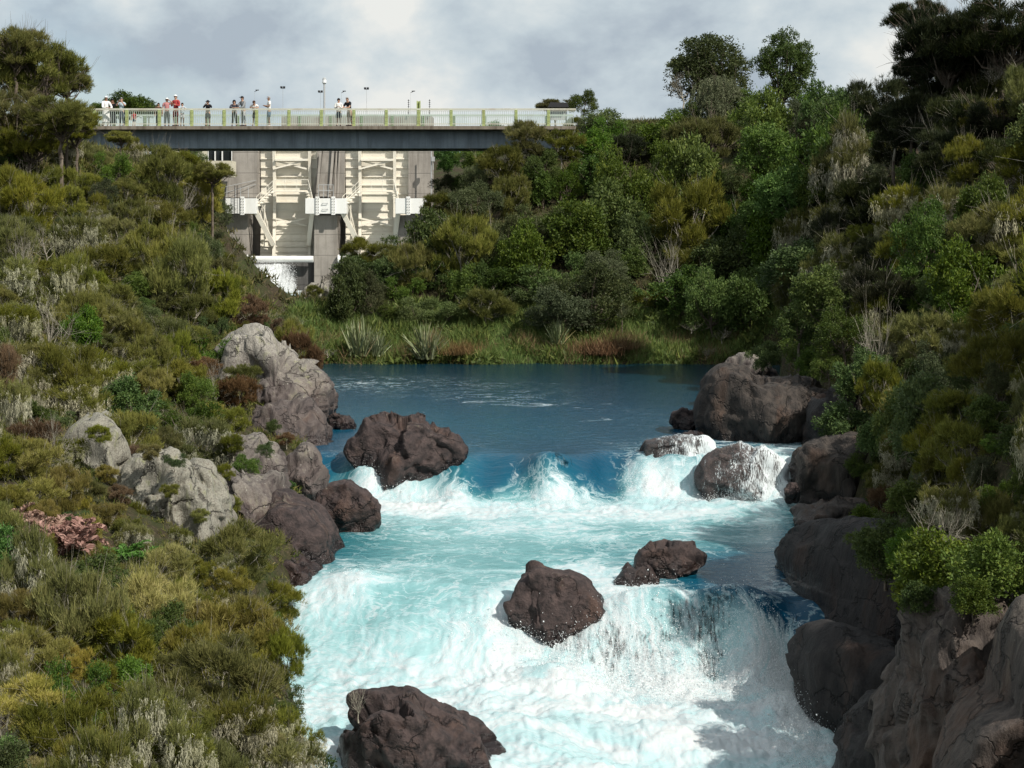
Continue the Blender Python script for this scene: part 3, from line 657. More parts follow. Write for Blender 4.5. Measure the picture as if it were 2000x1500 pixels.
rock('big smooth dark boulder at the bottom of the picture in front of white water',
     [(662, 1450), (676, 1402), (708, 1386), (748, 1372), (800, 1372), (846, 1392), (900, 1420), (940, 1452), (966, 1486), (985, 1560), (930, 1640), (700, 1640), (655, 1540)], 28.6, D, seed=35, sub=6, crack=.035, amp=.05, planes=4, depth=1.6)
# ------------------------------------------------------------------ simple solids
class MB:
    def __init__(s): s.v, s.f = [], []
    def add(s, v, f):
        o = len(s.v); s.v += [tuple(q) for q in v]; s.f += [tuple(i + o for i in q) for q in f]; return s
    def box(s, x0, x1, y0, y1, z0, z1):
        return s.add([(x0, y0, z0), (x1, y0, z0), (x1, y1, z0), (x0, y1, z0), (x0, y0, z1), (x1, y0, z1), (x1, y1, z1), (x0, y1, z1)],
                     [(0, 3, 2, 1), (4, 5, 6, 7), (0, 1, 5, 4), (1, 2, 6, 5), (2, 3, 7, 6), (3, 0, 4, 7)])
    def tube(s, a, b, r0, r1=None, n=6):
        a, b = Vector(a), Vector(b); d = (b - a).normalized(); r1 = r0 if r1 is None else r1
        u = d.orthogonal().normalized(); w = d.cross(u)
        v = [a + (u * cos(2 * pi * k / n) + w * sin(2 * pi * k / n)) * r0 for k in range(n)] + [b + (u * cos(2 * pi * k / n) + w * sin(2 * pi * k / n)) * r1 for k in range(n)]
        f = [(k, (k + 1) % n, n + (k + 1) % n, n + k) for k in range(n)] + [tuple(range(n))[::-1], tuple(range(n, 2 * n))]
        return s.add(v, f)
    def beam(s, a, b, w, h):
        """rectangular bar from a to b, w wide across and h deep"""
        a, b = Vector(a), Vector(b); d = (b - a).normalized()
        u = d.cross(Vector((0, 1, 0)));
        if u.length < .05: u = d.cross(Vector((0, 0, 1)))
        u = u.normalized() * w / 2; q = d.cross(u).normalized() * h / 2
        v = [a - u - q, a + u - q, a + u + q, a - u + q, b - u - q, b + u - q, b + u + q, b - u + q]
        return s.add(v, [(0, 3, 2, 1), (4, 5, 6, 7), (0, 1, 5, 4), (1, 2, 6, 5), (2, 3, 7, 6), (3, 0, 4, 7)])
    def prism(s, pts, y0, y1):
        """polygon in x,z pushed from y0 to y1"""
        n = len(pts)
        v = [(x, y0, z) for x, z in pts] + [(x, y1, z) for x, z in pts]
        return s.add(v, [tuple(range(n)), tuple(range(n, 2 * n))[::-1]] + [(k, k + n, (k + 1) % n + n, (k + 1) % n) for k in range(n)])
    def mesh(s, name, bevel=0.0):
        me = bpy.data.meshes.new(name); me.from_pydata([tuple(q) for q in s.v], [], s.f)
        bm = bmesh.new(); bm.from_mesh(me); bmesh.ops.recalc_face_normals(bm, faces=bm.faces)
        if bevel: bmesh.ops.bevel(bm, geom=bm.edges[:], offset=bevel, segments=1, affect='EDGES')
        bm.to_mesh(me); bm.free(); return me
    def build(s, name, mat, parent=None, loc=None, bevel=0.0): return link(name, s.mesh(name, bevel), mat, parent, loc)

def paint(name, col, rough=.5, dirt=(.12, .09, .05), amount=.35, scale=2.0, bump=.15):
    t = NT(name); p = t.pos()
    n1 = t.noise(t.mapping(p, (1, 1, .35)), scale, 7, .65); n2 = t.noise(p, scale * 9, 5, .6)
    c = t.mix(t.math('MULTIPLY', t.mrange(n1, .5, .72), amount), col, dirt)
    c = t.mix(t.math('MULTIPLY', t.mrange(n2, .4, .7), .18), c, tuple(q * .72 for q in col))
    return t.finish(t.bsdf(c, rough, t.bump(n2, bump, .02), .35))
def concrete_mat(name, col, stain, lift=1.0, strength=.9):
    t = NT(name); p = t.pos()
    blot = t.noise(t.mapping(p, (1, 1, .6)), .9, 7, .62)
    streak = t.noise(t.mapping(p, (2.6, 2.6, .16)), 1.4, 6, .6)
    fine = t.noise(p, 14, 6, .65)
    z = t.node('ShaderNodeSeparateXYZ', {0: p}).outputs[2]
    board = t.math('FRACT', t.math('MULTIPLY', z, 1.0 / lift))
    joint = t.mrange(t.math('ABSOLUTE', t.math('SUBTRACT', board, .5)), .475, .495)
    c = t.mix(t.mrange(blot, .38, .62), col, tuple(q * .72 for q in col))
    c = t.mix(t.math('MULTIPLY', t.mrange(streak, .48, .66), strength), c, stain)
    c = t.mix(t.math('MULTIPLY', t.mrange(fine, .5, .7), .35), c, tuple(q * .55 for q in col))
    c = t.mix(t.math('MULTIPLY', joint, .55), c, tuple(q * .4 for q in col))
    h = t.math('SUBTRACT', t.math('MULTIPLY', fine, .4), joint)
    return t.finish(t.bsdf(c, .9, t.bump(h, .5, .03), .25))
M_CONC = concrete_mat('weathered concrete', (.35, .32, .285), (.15, .13, .11), 1.55, .5)
M_GIRDER = concrete_mat('bridge girder concrete', (.29, .35, .40), (.15, .18, .20), 5.0, .7)
M_LIP = concrete_mat('bridge edge concrete', (.24, .205, .165), (.09, .07, .05), 5.0, .8)
M_DAMWET = concrete_mat('damp spillway concrete', (.13, .125, .12), (.05, .048, .046), 2.4, .8)
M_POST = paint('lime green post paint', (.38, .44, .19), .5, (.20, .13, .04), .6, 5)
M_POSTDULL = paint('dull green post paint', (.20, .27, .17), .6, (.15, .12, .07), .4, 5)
M_RAIL = paint('faded handrail paint', (.54, .54, .45), .55, (.38, .30, .21), .7, 1.3)
M_BAL = paint('grey green bar paint', (.42, .50, .44), .5, (.25, .2, .12), .3, 3)
M_CREAM = paint('cream gate paint', (.82, .77, .66), .5, (.45, .34, .22), .25, 1.2)
M_WHITE = paint('white steel paint', (.82, .82, .79), .4, (.45, .42, .33), .25, 1.0)
M_GALV = paint('galvanised steel', (.40, .41, .41), .4, (.2, .18, .15), .3, 3)
M_BLACK = paint('black painted metal', (.03, .03, .032), .45, (.08, .06, .05), .2, 3)
M_WALLCREAM = paint('cream wall paint', (.56, .52, .41), .7, (.25, .22, .15), .3, 1.0)
t = NT('dark window glass'); M_GLASS = t.finish(t.bsdf((.015, .018, .02), .08, spec=.6))
t = NT('lamp glass'); M_LAMPGLASS = t.finish(t.bsdf((.7, .72, .72), .25, spec=.6))

# ------------------------------------------------------------------ footbridge
BY0 = 100.0
def zb(py, Y=BY0): return CZ + (HOR - py) / FPX * Y
def xb(px, Y=BY0): return (px - 1000) / FPX * Y
DECK, RAILTOP = zb(246), zb(211.5)
XL, XR = xb(-160), xb(1125)
bridge = tag(empty('footbridge', (0, BY0, DECK)), 'long grey concrete bridge with lime green railing posts spanning the gorge before the dam', 'bridge')
b = MB().box(XL, XR, 0, 5.2, -.20, 0); b.build('deck_slab', M_LIP, bridge)
for y in (.95, 3.85):
    g = MB().prism([(XL, -.202), (XR, -.202), (XR, zb(288) - DECK), (XL, zb(288) - DECK)], y, y + .45)
    g.build('girder', M_GIRDER, bridge)
MB().box(XL, XR, 1.402, 3.848, -.36, -.202).build('deck_soffit', M_GIRDER, bridge)
for x in (XL - .6,):
    MB().box(x, x + 1.6, .5, 4.7, -6, -.204 + .0).build('abutment', M_CONC, bridge)
def railing(y, near):
    top = RAILTOP - DECK
    m = MB().box(XL, XR, y - .05, y + .05, top - .09, top)
    m.box(XL, XR, y - .02, y + .02, .10, .15).box(XL, XR, y - .02, y + .02, top - .16, top - .13)
    rail = m.build('railing', M_RAIL if near else M_BAL, bridge)
    post = MB().box(-.085, .085, -.075, .075, 0, top - .092)
    for k in range(3):                                       # bolted cleats standing proud of the post
        post.box(-.078, .078, -.1, -.076, .30 + .24 * k, .36 + .24 * k)
    for k in range(4): post.box(-.05 + .02 * (k % 2), .04 + .02 * (k % 2), -.095, -.076, .18 + .24 * k, .225 + .24 * k)
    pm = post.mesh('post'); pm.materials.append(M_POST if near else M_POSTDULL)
    bar = MB().box(-.011, .011, -.011, .011, .152, top - .162).mesh('baluster'); bar.materials.append(M_BAL)
    n = 0; px = 247.0 - 63.4 * 6
    far = MB()
    while px < 1150:
        x = xb(px)
        if x > XL + .2 and x < XR - .1:
            o = link('post', pm, None, rail, (x, y, .0015))
        for k in range(1, 17):
            xx = x + 1.9212 * k / 17
            if not XL + .05 < xx < XR - .05: continue
            if near and 185 < 1000 + xx * 33 < 1140:
                link('baluster', bar, None, rail, (xx, y, 0))
            else: far.box(xx - .011, xx + .011, y - .011, y + .011, .152, top - .162)
        px += 63.4
    o = far.build('baluster', M_BAL, rail); o['kind'] = 'stuff'
railing(.12, True)
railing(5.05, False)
MB().box(XL, XR, 4.80, 4.94, .002, .14).build('kerb', M_LIP, bridge)

# ------------------------------------------------------------------ spillway dam
YD = 127.0
def D3(px, py, Y=YD): return Vector(P(px, py, Y))
def dx(px, Y=YD): return (px - 1000) / FPX * Y
def dz(py, Y=YD): return CZ + (HOR - py) / FPX * Y
dam = tag(empty('spillway_dam', (dx(636), YD + 2, 1.0)), 'concrete spillway dam with two cream steel gates seen under the bridge', 'dam')
def dpart(name, m, mat, parent=None, bevel=0.0):
    o = m.build(name, mat, parent or dam, bevel=bevel)
    if parent is None: o.location = -Vector(dam.location)
    return o
Y0 = YD
dpart('headwall', MB().box(dx(535), dx(838), Y0 + 4.2, Y0 + 7.5, 1, dz(225, Y0 + 4.2)), M_CONC)
dpart('side_wall', MB().box(dx(330), dx(534.5), Y0 + 6.2, Y0 + 7.4, 1, dz(262, Y0 + 6.2)), M_CONC)
dpart('pier', MB().prism([(dx(428), 0.2), (dx(484), .2), (dx(484), dz(419)), (dx(428), dz(419))], Y0 - .1, Y0 + 4.1), M_CONC)
dpart('pier', MB().prism([(dx(440, Y0 + .3), dz(386, Y0 + .3)), (dx(502, Y0 + .3), dz(386, Y0 + .3)), (dx(503, Y0 + .3), dz(276, Y0 + .3)), (dx(455, Y0 + .3), dz(276, Y0 + .3))], Y0 + .3, Y0 + 4.1), M_CONC)
dpart('pier', MB().box(dx(614), dx(659), Y0 - .1, Y0 + 4.15, .2, dz(421)), M_CONC)
dpart('pier', MB().prism([(dx(796), dz(386)), (dx(842), dz(386)), (dx(842), dz(262)), (dx(796), dz(262))], Y0 + 1.1, Y0 + 4.12), M_CONC)
dpart('pier', MB().box(dx(776), dx(842), Y0 + .3, Y0 + 4.0, .2, dz(420)), M_CONC)
dpart('pier', MB().prism([(dx(606), dz(386)), (dx(669), dz(386)), (dx(671), dz(276)), (dx(628), dz(276))], Y0 + .9, Y0 + 4.16), M_CONC)
# sloping stair chute up the middle pier
st = MB()
for k in range(26):
    a = k / 26.0
    pxl = 621 + 9 * a; pyy = 384 - 104 * a
    st.box(dx(pxl), dx(pxl + 20), Y0 + .05 + .03 * k, Y0 + .9, dz(pyy), dz(pyy - 4.2))
dpart('stair', st, M_CONC)
dpart('stair_kerb', MB().beam(D3(619, 385, Y0), D3(628, 278, Y0 + .7), .16, .35), M_CONC)
dpart('stair_kerb', MB().beam(D3(644, 385, Y0), D3(652, 278, Y0 + .7), .16, .35), M_CONC)
for px in (658, 664): dpart('conduit', MB().tube(D3(px - 5, 385, Y0 + .5), D3(px, 278, Y0 + .8), .07), M_CONC)
dpart('sill_wall', MB().box(dx(484), dx(614), Y0 + .4, Y0 + 4.0, .2, dz(513)), M_DAMWET)
dpart('sill_wall', MB().box(dx(659), dx(776), Y0 + .4, Y0 + 4.0, .2, dz(513)), M_DAMWET)
dpart('recess_wall', MB().box(dx(484), dx(504), Y0 + 2.8, Y0 + 4.05, dz(512), dz(420)), M_CONC)
for a, c in ((483.5, 613), (661, 700)):
    pp = MB().tube((dx(a), Y0 - .3, dz(506)), (dx(c), Y0 - .3, dz(506)), .24, n=14)
    pp.tube((dx(a) - .0, Y0 - .3, dz(506)), (dx(a) + .1, Y0 - .3, dz(506)), .34, n=14)
    dpart('pipe', pp, M_WHITE)
def gate(x0, x1, g0, g1):
    """x0,x1 skin edges; g0,g1 columns of the two upright girders (pixels)"""
    YG = Y0 + 1.35
    sk = MB()
    n = 14
    for i in range(n):      # the curved skin: hollow side towards us
        a0, a1 = i / n, (i + 1) / n
        ya, yb = YG + .5 * sin(pi * a0), YG + .5 * sin(pi * a1)
        z0, z1 = dz(500 - 222 * a0), dz(500 - 222 * a1)
        sk.add([(dx(x0), ya, z0), (dx(x1), ya, z0), (dx(x1), yb, z1), (dx(x0), yb, z1), (dx(x0), ya + .05, z0), (dx(x1), ya + .05, z0), (dx(x1), yb + .05, z1), (dx(x0), yb + .05, z1)],
               [(0, 1, 2, 3), (7, 6, 5, 4), (0, 3, 7, 4), (1, 5, 6, 2)])
    skin = dpart('gate', sk, M_CREAM)
    def gp(name, m, mat=M_CREAM): return m.build(name, mat, skin)
    for py in (291, 308, 325.5, 343, 360, 377.5, 394, 411, 426, 440.5, 455, 469, 481, 492):
        a = (500 - py) / 222.0; y = YG + .5 * sin(pi * a)
        gp('rib', MB().box(dx(x0) + .01, dx(x1) - .01, y - .12, y - .015, dz(py) - .045, dz(py) + .045))
    for px in (g0, g1):
        m = MB(); prev = None
        for i in range(11):
            a = i / 10.0; y = YG + .5 * sin(pi * a) - .13
            q = (y, dz(500 - 222 * a))
            if prev: 
                w = .11
                x = dx(px)
                m.add([(x - w, prev[0] - .34, prev[1]), (x + w, prev[0] - .34, prev[1]), (x + w, prev[0], prev[1]), (x - w, prev[0], prev[1]),
                       (x - w, q[0] - .34, q[1]), (x + w, q[0] - .34, q[1]), (x + w, q[0], q[1]), (x - w, q[0], q[1])],
                      [(0, 1, 5, 4), (1, 2, 6, 5), (2, 3, 7, 6), (3, 0, 4, 7)] + ([(0, 3, 2, 1)] if i == 1 else []) + ([(4, 5, 6, 7)] if i == 10 else []))
            prev = q
        gp('upright_girder', m)
    for (pa, pb) in ((330, 313), (441, 426)):
        gp('brace', MB().beam(D3(g0 + 2, pa, YG - .25), D3(g1 - 2, pb, YG - .25), .12, .08))
        gp('brace', MB().beam(D3(g0 + 2, pb, YG - .12), D3(g1 - 2, pa, YG - .12), .12, .08))
    gp('cross_beam', MB().box(dx(g0 + 3), dx(g1 - 3), YG - .55, YG - .3, dz(374.5), dz(371)))
    gp('cross_beam', MB().box(dx(g0 + 3), dx(g1 - 3), YG - .45, YG - .1, dz(313), dz(309)))
    # walkway with handrail, stairs on both sides
    wk = MB().box(dx(g0 + 2), dx(g1 + 1), YG - 1.2, YG - .56, dz(374.0) - .03, dz(374.0) + .03)
    gp('walkway', wk)
    hr = MB()
    for pyr in (351, 361): hr.tube(D3(g0 + 3, pyr, YG - 1.2), D3(g1 + 1, pyr, YG - 1.2), .022, n=5)
    for i in range(4): hr.tube(D3(g0 + 3 + (g1 - g0 - 2) * i / 3, 373, YG - 1.2), D3(g0 + 3 + (g1 - g0 - 2) * i / 3, 351, YG - 1.2), .022, n=5)
    gp('handrail', hr)
    for s, (xa, ya, xc, yc) in enumerate(((x0 - 2, 404, g0 + 2, 374), (g1 + 9, 404, g1 + 1, 374))):
        sm = MB().beam(D3(xa, ya, Y0 - .2), D3(xc, yc, YG - 1.2), .14, .05).beam(D3(xa + 3, ya - 8, Y0 - .2), D3(xc, yc - 7, YG - 1.2), .05, .05)
        for i in range(6):
            a = (i + .5) / 6; u = D3(xa, ya, Y0 - .2).lerp(D3(xc, yc, YG - 1.2), a)
            sm.box(u.x - .2, u.x + .2, u.y - .1, u.y + .3, u.z - .03, u.z + .03)
        for o_ in (20, 11):
            sm.tube(D3(xa, ya - o_, Y0 - .2), D3(xc, yc - o_ - 1, YG - 1.2), .022, n=5)
        for i in range(5):
            a = i / 4; u = D3(xa, ya, Y0 - .2).lerp(D3(xc, yc, YG - 1.2), a); sm.tube(u, u + Vector((0, 0, .75)), .022, n=5)
        gp('gate_stair', sm)
    # arms from the trunnions to the gate
    gp('arm', MB().beam(D3(x0 - 5, 410, Y0 - .4), D3(g0 + 3, 478, YG - .5), .34, .34))
    for i, (px, py) in enumerate(((g0 - 12, 455), (g0 - 9, 430), (g0 - 5, 445), (g0 - 15, 470))):
        gp('lattice_bar', MB().beam(D3(x0 + 2 + i * 4, 396, Y0 + .5), D3(px, py + 12, YG - .4), .08, .08))
    gp('arm', MB().beam(D3(g1 + 10, 408, Y0 - .2), D3(g1 + 2, 478, YG - .5), .34, .34))
gate(503, 615, 531, 601)
gate(671, 797, 700, 768.5)
def trunnion(xa, xc, flanges, ladder):
    Yt = Y0 - 1.0
    bm_ = MB().box(dx(xa, Yt), dx(xc, Yt), Yt, Yt + 1.3, dz(417.5, Yt), dz(387.5, Yt))
    body = dpart('trunnion_beam', bm_, M_WHITE, bevel=.02)
    for px in flanges:
        fl = MB().box(dx(px, Yt) - .15, dx(px, Yt) + .15, Yt - .10, Yt - .003, dz(420, Yt), dz(384, Yt)).build('flange', M_WHITE, body, bevel=.015)
        bt = MB()
        for i in range(6):
            for s in (-.08, .08):
                z = dz(415.5 - i * 5.4, Yt); bt.tube((dx(px, Yt) + s, Yt - .14, z), (dx(px, Yt) + s, Yt - .10, z), .032, n=6)
        bt.build('bolt', M_BLACK, body)
    if ladder:
        for py in (397, 408.5):
            m = MB().tube((dx(ladder - 5, Yt), Yt - .12, dz(py, Yt)), (dx(ladder + 5, Yt), Yt - .12, dz(py, Yt)), .022, n=5)
            for s in (-5, 5): m.tube((dx(ladder + s, Yt), Yt - .12, dz(py, Yt)), (dx(ladder + s, Yt), Yt + .02, dz(py, Yt)), .022, n=5)
            m.build('grab_bar', M_GALV, body)
trunnion(440, 500.5, (473.5,), None)
trunnion(596, 676.5, (620, 651), 635)
trunnion(772, 834, (797.5,), None)
for (xa, xc) in ((598, 605), (800, 836)):
    pass
# guard rail above the middle trunnion, fence on the pier tops, conduit and box on the right edge
m = MB()
for px in (622, 632, 641, 651): m.tube(D3(px, 386, Y0 - .3), D3(px, 361, Y0 - .3), .025, n=5)
for py in (361, 372): m.tube(D3(622, py, Y0 - .3), D3(651, py, Y0 - .3), .025, n=5)
dpart('guard_rail', m, M_GALV)
m = MB()
for px in (443, 460, 470, 485): m.tube(D3(px, 386, Y0 - .3), D3(px, 366, Y0 - .3), .025, n=5)
for py in (367, 379): m.tube(D3(430, py, Y0 - .3), D3(500, 360, Y0 + .2) if py == 379 else D3(500, 352, Y0 + .2), .02, n=5)
dpart('guard_rail', m, M_GALV)
lad = MB()
for s in (-3.0, 3.0): lad.tube(D3(461 + s, 425, Y0 - 1.3), D3(461 + s, 362, Y0 - 1.3), .018, n=5)
for i in range(20): lad.tube(D3(458, 423 - i * 3.1, Y0 - 1.3), D3(464, 423 - i * 3.1, Y0 - 1.3), .014, n=4)
dpart('ladder', lad, M_BLACK)
m = MB().tube(D3(842.5, 386, Y0 - .1), D3(842.5, 280, Y0 - .1), .05); dpart('conduit', m, M_GALV)
dpart('control_box', MB().box(dx(843), dx(849.5), Y0 - .35, Y0 - .05, dz(315.5), dz(306.5)).tube(D3(846, 332, Y0 - .2), D3(846, 315, Y0 - .2), .03), M_GALV, bevel=.0)

# ------------------------------------------------------------------ powerhouse corner, left of the dam
YB = 122.0
pw_ = tag(empty('powerhouse', (xb(400, YB), YB, 9)), 'cream walled building with dark windows just left of the dam', 'building')
def bp(name, m, mat, parent=None):
    o = m.build(name, mat, parent or pw_)
    if parent is None: o.location = -Vector(pw_.location)
    return o
zz_ = lambda py: dz(py, YB)
bp('wall', MB().box(dx(300, YB), dx(406, YB), YB, YB + 1.6, zz_(345), zz_(268)).box(dx(406, YB), dx(454, YB), YB, YB + 1.6, zz_(345), zz_(314)).box(dx(406, YB), dx(454, YB), YB, YB + 1.6, zz_(286), zz_(268)), M_WALLCREAM)
for i, (a, c) in enumerate(((407, 419), (421, 433), (435, 452))):
    wd = bp('window', MB().box(dx(a - 1, YB), dx(a, YB), YB - .03, YB + .1, zz_(314), zz_(286)).box(dx(c, YB), dx(c + 1, YB), YB - .03, YB + .1, zz_(314), zz_(286)).box(dx(a, YB), dx(c, YB), YB - .03, YB + .1, zz_(288.5), zz_(286.5)), M_WHITE)
    MB().box(dx(a, YB), dx(c, YB), YB + .15, YB + .2, zz_(314), zz_(288.6)).build('pane', M_GLASS, wd)

# ------------------------------------------------------------------ lamp posts and masts on the dam road
def mast(px, pytop, Y, r, head, label, cat, name, pybase=250, group=None):
    base = P(px, pybase, Y); h = (pybase - pytop) / FPX * Y
    e = tag(empty(name, base), label, cat, group)
    MB().tube((0, 0, 0), (0, 0, h), r, r * .75, 8).build('pole', M_GALV, e)
    if head == 'globe':
        m = MB().tube((0, 0, h), (0, 0, h + .10), .05, .13, 10).tube((0, 0, h + .10), (0, 0, h + .34), .15, .12, 10)
        m.build('lamp_head', M_LAMPGLASS, e); MB().tube((0, 0, h + .341), (0, 0, h + .44), .14, .05, 10).build('lamp_cap', M_GALV, e)
    elif head == 'flood':
        MB().box(-.20, .20, -.02, .02, h, h + .04).build('crossarm', M_BLACK, e)
        for s in (-.13, .11): MB().box(s - .10, s + .10, -.10, .03, h + .042, h + .20).build('floodlight', M_BLACK, e, bevel=.02)
    elif head == 'arm':
        MB().beam((0, 0, h), (.28, 0, h + .12), .05, .05).build('crossarm', M_BLACK, e)
        MB().box(.12, .46, -.1, .06, h + .12, h + .2).build('lamp_head', M_BLACK, e)
    return e
mast(633.5, 165, 107, .075, 'globe', 'thick grey lamp post with a white lantern on top behind the bridge railing', 'lamp post', 'lamp_post')
mast(552.5, 173, 150, .015, 'flood', 'thin pole with twin black floodlights left of the thick lamp post', 'floodlight', 'floodlight_mast')
mast(716, 175, 150, .015, 'flood', 'thin pole with black floodlights right of the person in black shirt', 'floodlight', 'floodlight_mast')
mast(626, 181, 152, .015, 'flood', 'short floodlight pole just left of the thick lamp post', 'floodlight', 'floodlight_mast')
mast(667, 181, 175, .013, 'arm', 'very thin bent lamp pole above the person in the white top', 'lamp post', 'lamp_post')
mast(497, 179, 175, .013, 'arm', 'very thin bent lamp pole above the person leaning on the rail', 'lamp post', 'lamp_post')
mast(802, 181, 175, .013, 'arm', 'very thin bent lamp pole left of the green gantry post', 'lamp post', 'lamp_post')
def gantry():
    e = tag(empty('gantry_post', P(817.5, 250, 106)), 'square green steel post standing above the railing near the dam end', 'post')
    h = (250 - 197) / FPX * 106
    MB().box(-.12, -.06, -.1, .1, 0, h).box(.06, .12, -.1, .1, 0, h).box(-.06, .06, .05, .09, 0, h - .02).build('pole', M_POST, e)
gantry()
for px, lab in ((798, 'dotted black barbed wire strut left of the green gantry post'), (839, 'dotted black barbed wire strut right of the green gantry post')):
    e = tag(empty('fence_strut', P(px, 228, 131)), lab, 'fence strut')
    MB().tube((0, 0, 0), (0, 0, 1.35), .02, n=5).build('pole', M_BLACK, e)
    m = MB()
    for k in range(8): m.box(-.06, .06, -.05, .05, .12 + .16 * k, .16 + .16 * k)
    m.build('insulator', M_BLACK, e)
e = tag(empty('info_shelter', P(1090, 250, 108)), 'small dark roofed shelter behind the right end of the bridge railing', 'shelter')
MB().box(-.55, -.47, -.04, .04, 0, 1.3).box(.47, .55, -.04, .04, 0, 1.3).build('post', M_BLACK, e)
MB().box(-.5, .5, -.02, .02, .5, 1.22).build('panel', M_GALV, e)
MB().prism([(-.68, 1.30), (.68, 1.30), (.6, 1.55), (-.5, 1.62)], -.5, .5).build('roof', M_BLACK, e)
# far railing glimpsed between the trees right of the bridge
e = tag(empty('far_fence', P(1545, 222, 119)), 'short stretch of white railing glimpsed between trees on the right skyline', 'fence')
MB().box(-1.2, 1.2, -.04, .04, .56, .64).box(-1.2, 1.2, -.03, .03, .06, .1).build('rail', M_WHITE, e)
bm_ = MB().box(-.012, .012, -.012, .012, .102, .558).mesh('baluster'); bm_.materials.append(M_BAL)
for k in range(16): link('baluster', bm_, None, e, (-1.12 + .149 * k, 0, 0))

# ------------------------------------------------------------------ water spilling under the left gate
N1, N2 = 70, 60
UV_ = 0; U, Vv = np.meshgrid(np.linspace(0, 1, N1), np.linspace(0, 1, N2))
xs = dx(497) + (dx(560) - dx(497)) * U + (U - .45) * 2.2 * Vv
ys_ = Y0 + .3 - 3.4 * Vv + .25 * fbm(U * 5, Vv * 2, 0 * U, 3)
zs = dz(513) - (dz(513) - 1.8) * Vv ** 1.7 + .12 * fbm(U * 8, Vv * 3, 1 + 0 * U, 3)
me = np_mesh('falling_water', np.stack([xs, ys_, zs], -1).reshape(-1, 3), grid_faces(N2, N1), attrs={'edge': (np.minimum(U, 1 - U) * 2).ravel(), 'down': Vv.ravel()}, smooth=True)
t = NT('falling water'); ed = t.attr('edge'); dn = t.attr('down'); p = t.pos()
nf = t.noise(t.mapping(p, (4.5, 1, .5)), 1.6, 7, .7)
a = t.math('ADD', t.math('MULTIPLY', t.math('SUBTRACT', nf, .5), 2.2), t.math('ADD', t.mrange(ed, 0, .5, -.35, .55), t.math('MULTIPLY', dn, .3)))
t.finish(t.node('ShaderNodeMixShader', {0: t.mrange(a, -.3, .9, 0, .85), 1: t.node('ShaderNodeBsdfTransparent').outputs[0], 2: t.bsdf((.86, .89, .90), .6)}).outputs[0])
tag(link('falling_water', me, t.m), 'white fan of water falling from under the left dam gate', 'waterfall')
N = 16000
c = np.stack([dx(494) + RNG.random(N) ** 1.3 * 3.4, Y0 - RNG.random(N) * 3.6, 1.85 + np.minimum(RNG.exponential(.7, N), 2.6)], -1)
r = RNG.uniform(.005, .016, N)
Vd = c[:, None] + r[:, None, None] * tet[None]
fd = (np.arange(N)[:, None, None] * 4 + tf[None]).reshape(-1, 3)
tag(link('spillway_spray', np_mesh('spillway_spray', Vd.reshape(-1, 3), fd, smooth=True), M_SPRAY), kind='stuff')

# ------------------------------------------------------------------ people on the bridge
def cloth(name, col, rough=.85):
    t = NT(name); n = t.noise(t.obj(), 30, 4)
    return t.finish(t.bsdf(t.mix(t.mrange(n, .35, .65), col, tuple(c * .8 for c in col)), rough, t.bump(t.noise(t.obj(), 9, 4), .5, .03), .2))
SKIN = [cloth('light skin', (.50, .30, .21), .5), cloth('tan skin', (.36, .20, .13), .5)]
CL = {k: cloth(k + ' cloth', v) for k, v in dict(white=(.78, .78, .76), black=(.018, .018, .022), navy=(.022, .03, .06), red=(.40, .06, .06), maroon=(.16, .03, .04), grey=(.24, .25, .26), lightgrey=(.48, .49, .50),
      paleblue=(.45, .54, .60), denim=(.07, .13, .21), khaki=(.34, .25, .18), pink=(.55, .30, .42), brown=(.10, .06, .045), hairdark=(.014, .011, .01), hairgrey=(.33, .31, .30), charcoal=(.05, .05, .065), rosepink=(.5, .22, .22), green=(.1, .16, .1)).items()}
def skinned(name, V, E, R, mat, parent, root=0, sub=1):
    me = bpy.data.meshes.new(name); me.from_pydata([tuple(v) for v in V], E, [])
    o = link(name, me, mat, parent)
    md = o.modifiers.new('skin', 'SKIN'); md.use_smooth_shade = True
    sv = me.skin_vertices[0].data
    for i, r in enumerate(R):
        sv[i].radius = r if isinstance(r, tuple) else (r, r)
        sv[i].use_root = i == root
    if sub:
        m2 = o.modifiers.new('smooth', 'SUBSURF'); m2.levels = sub; m2.render_levels = sub
    return o
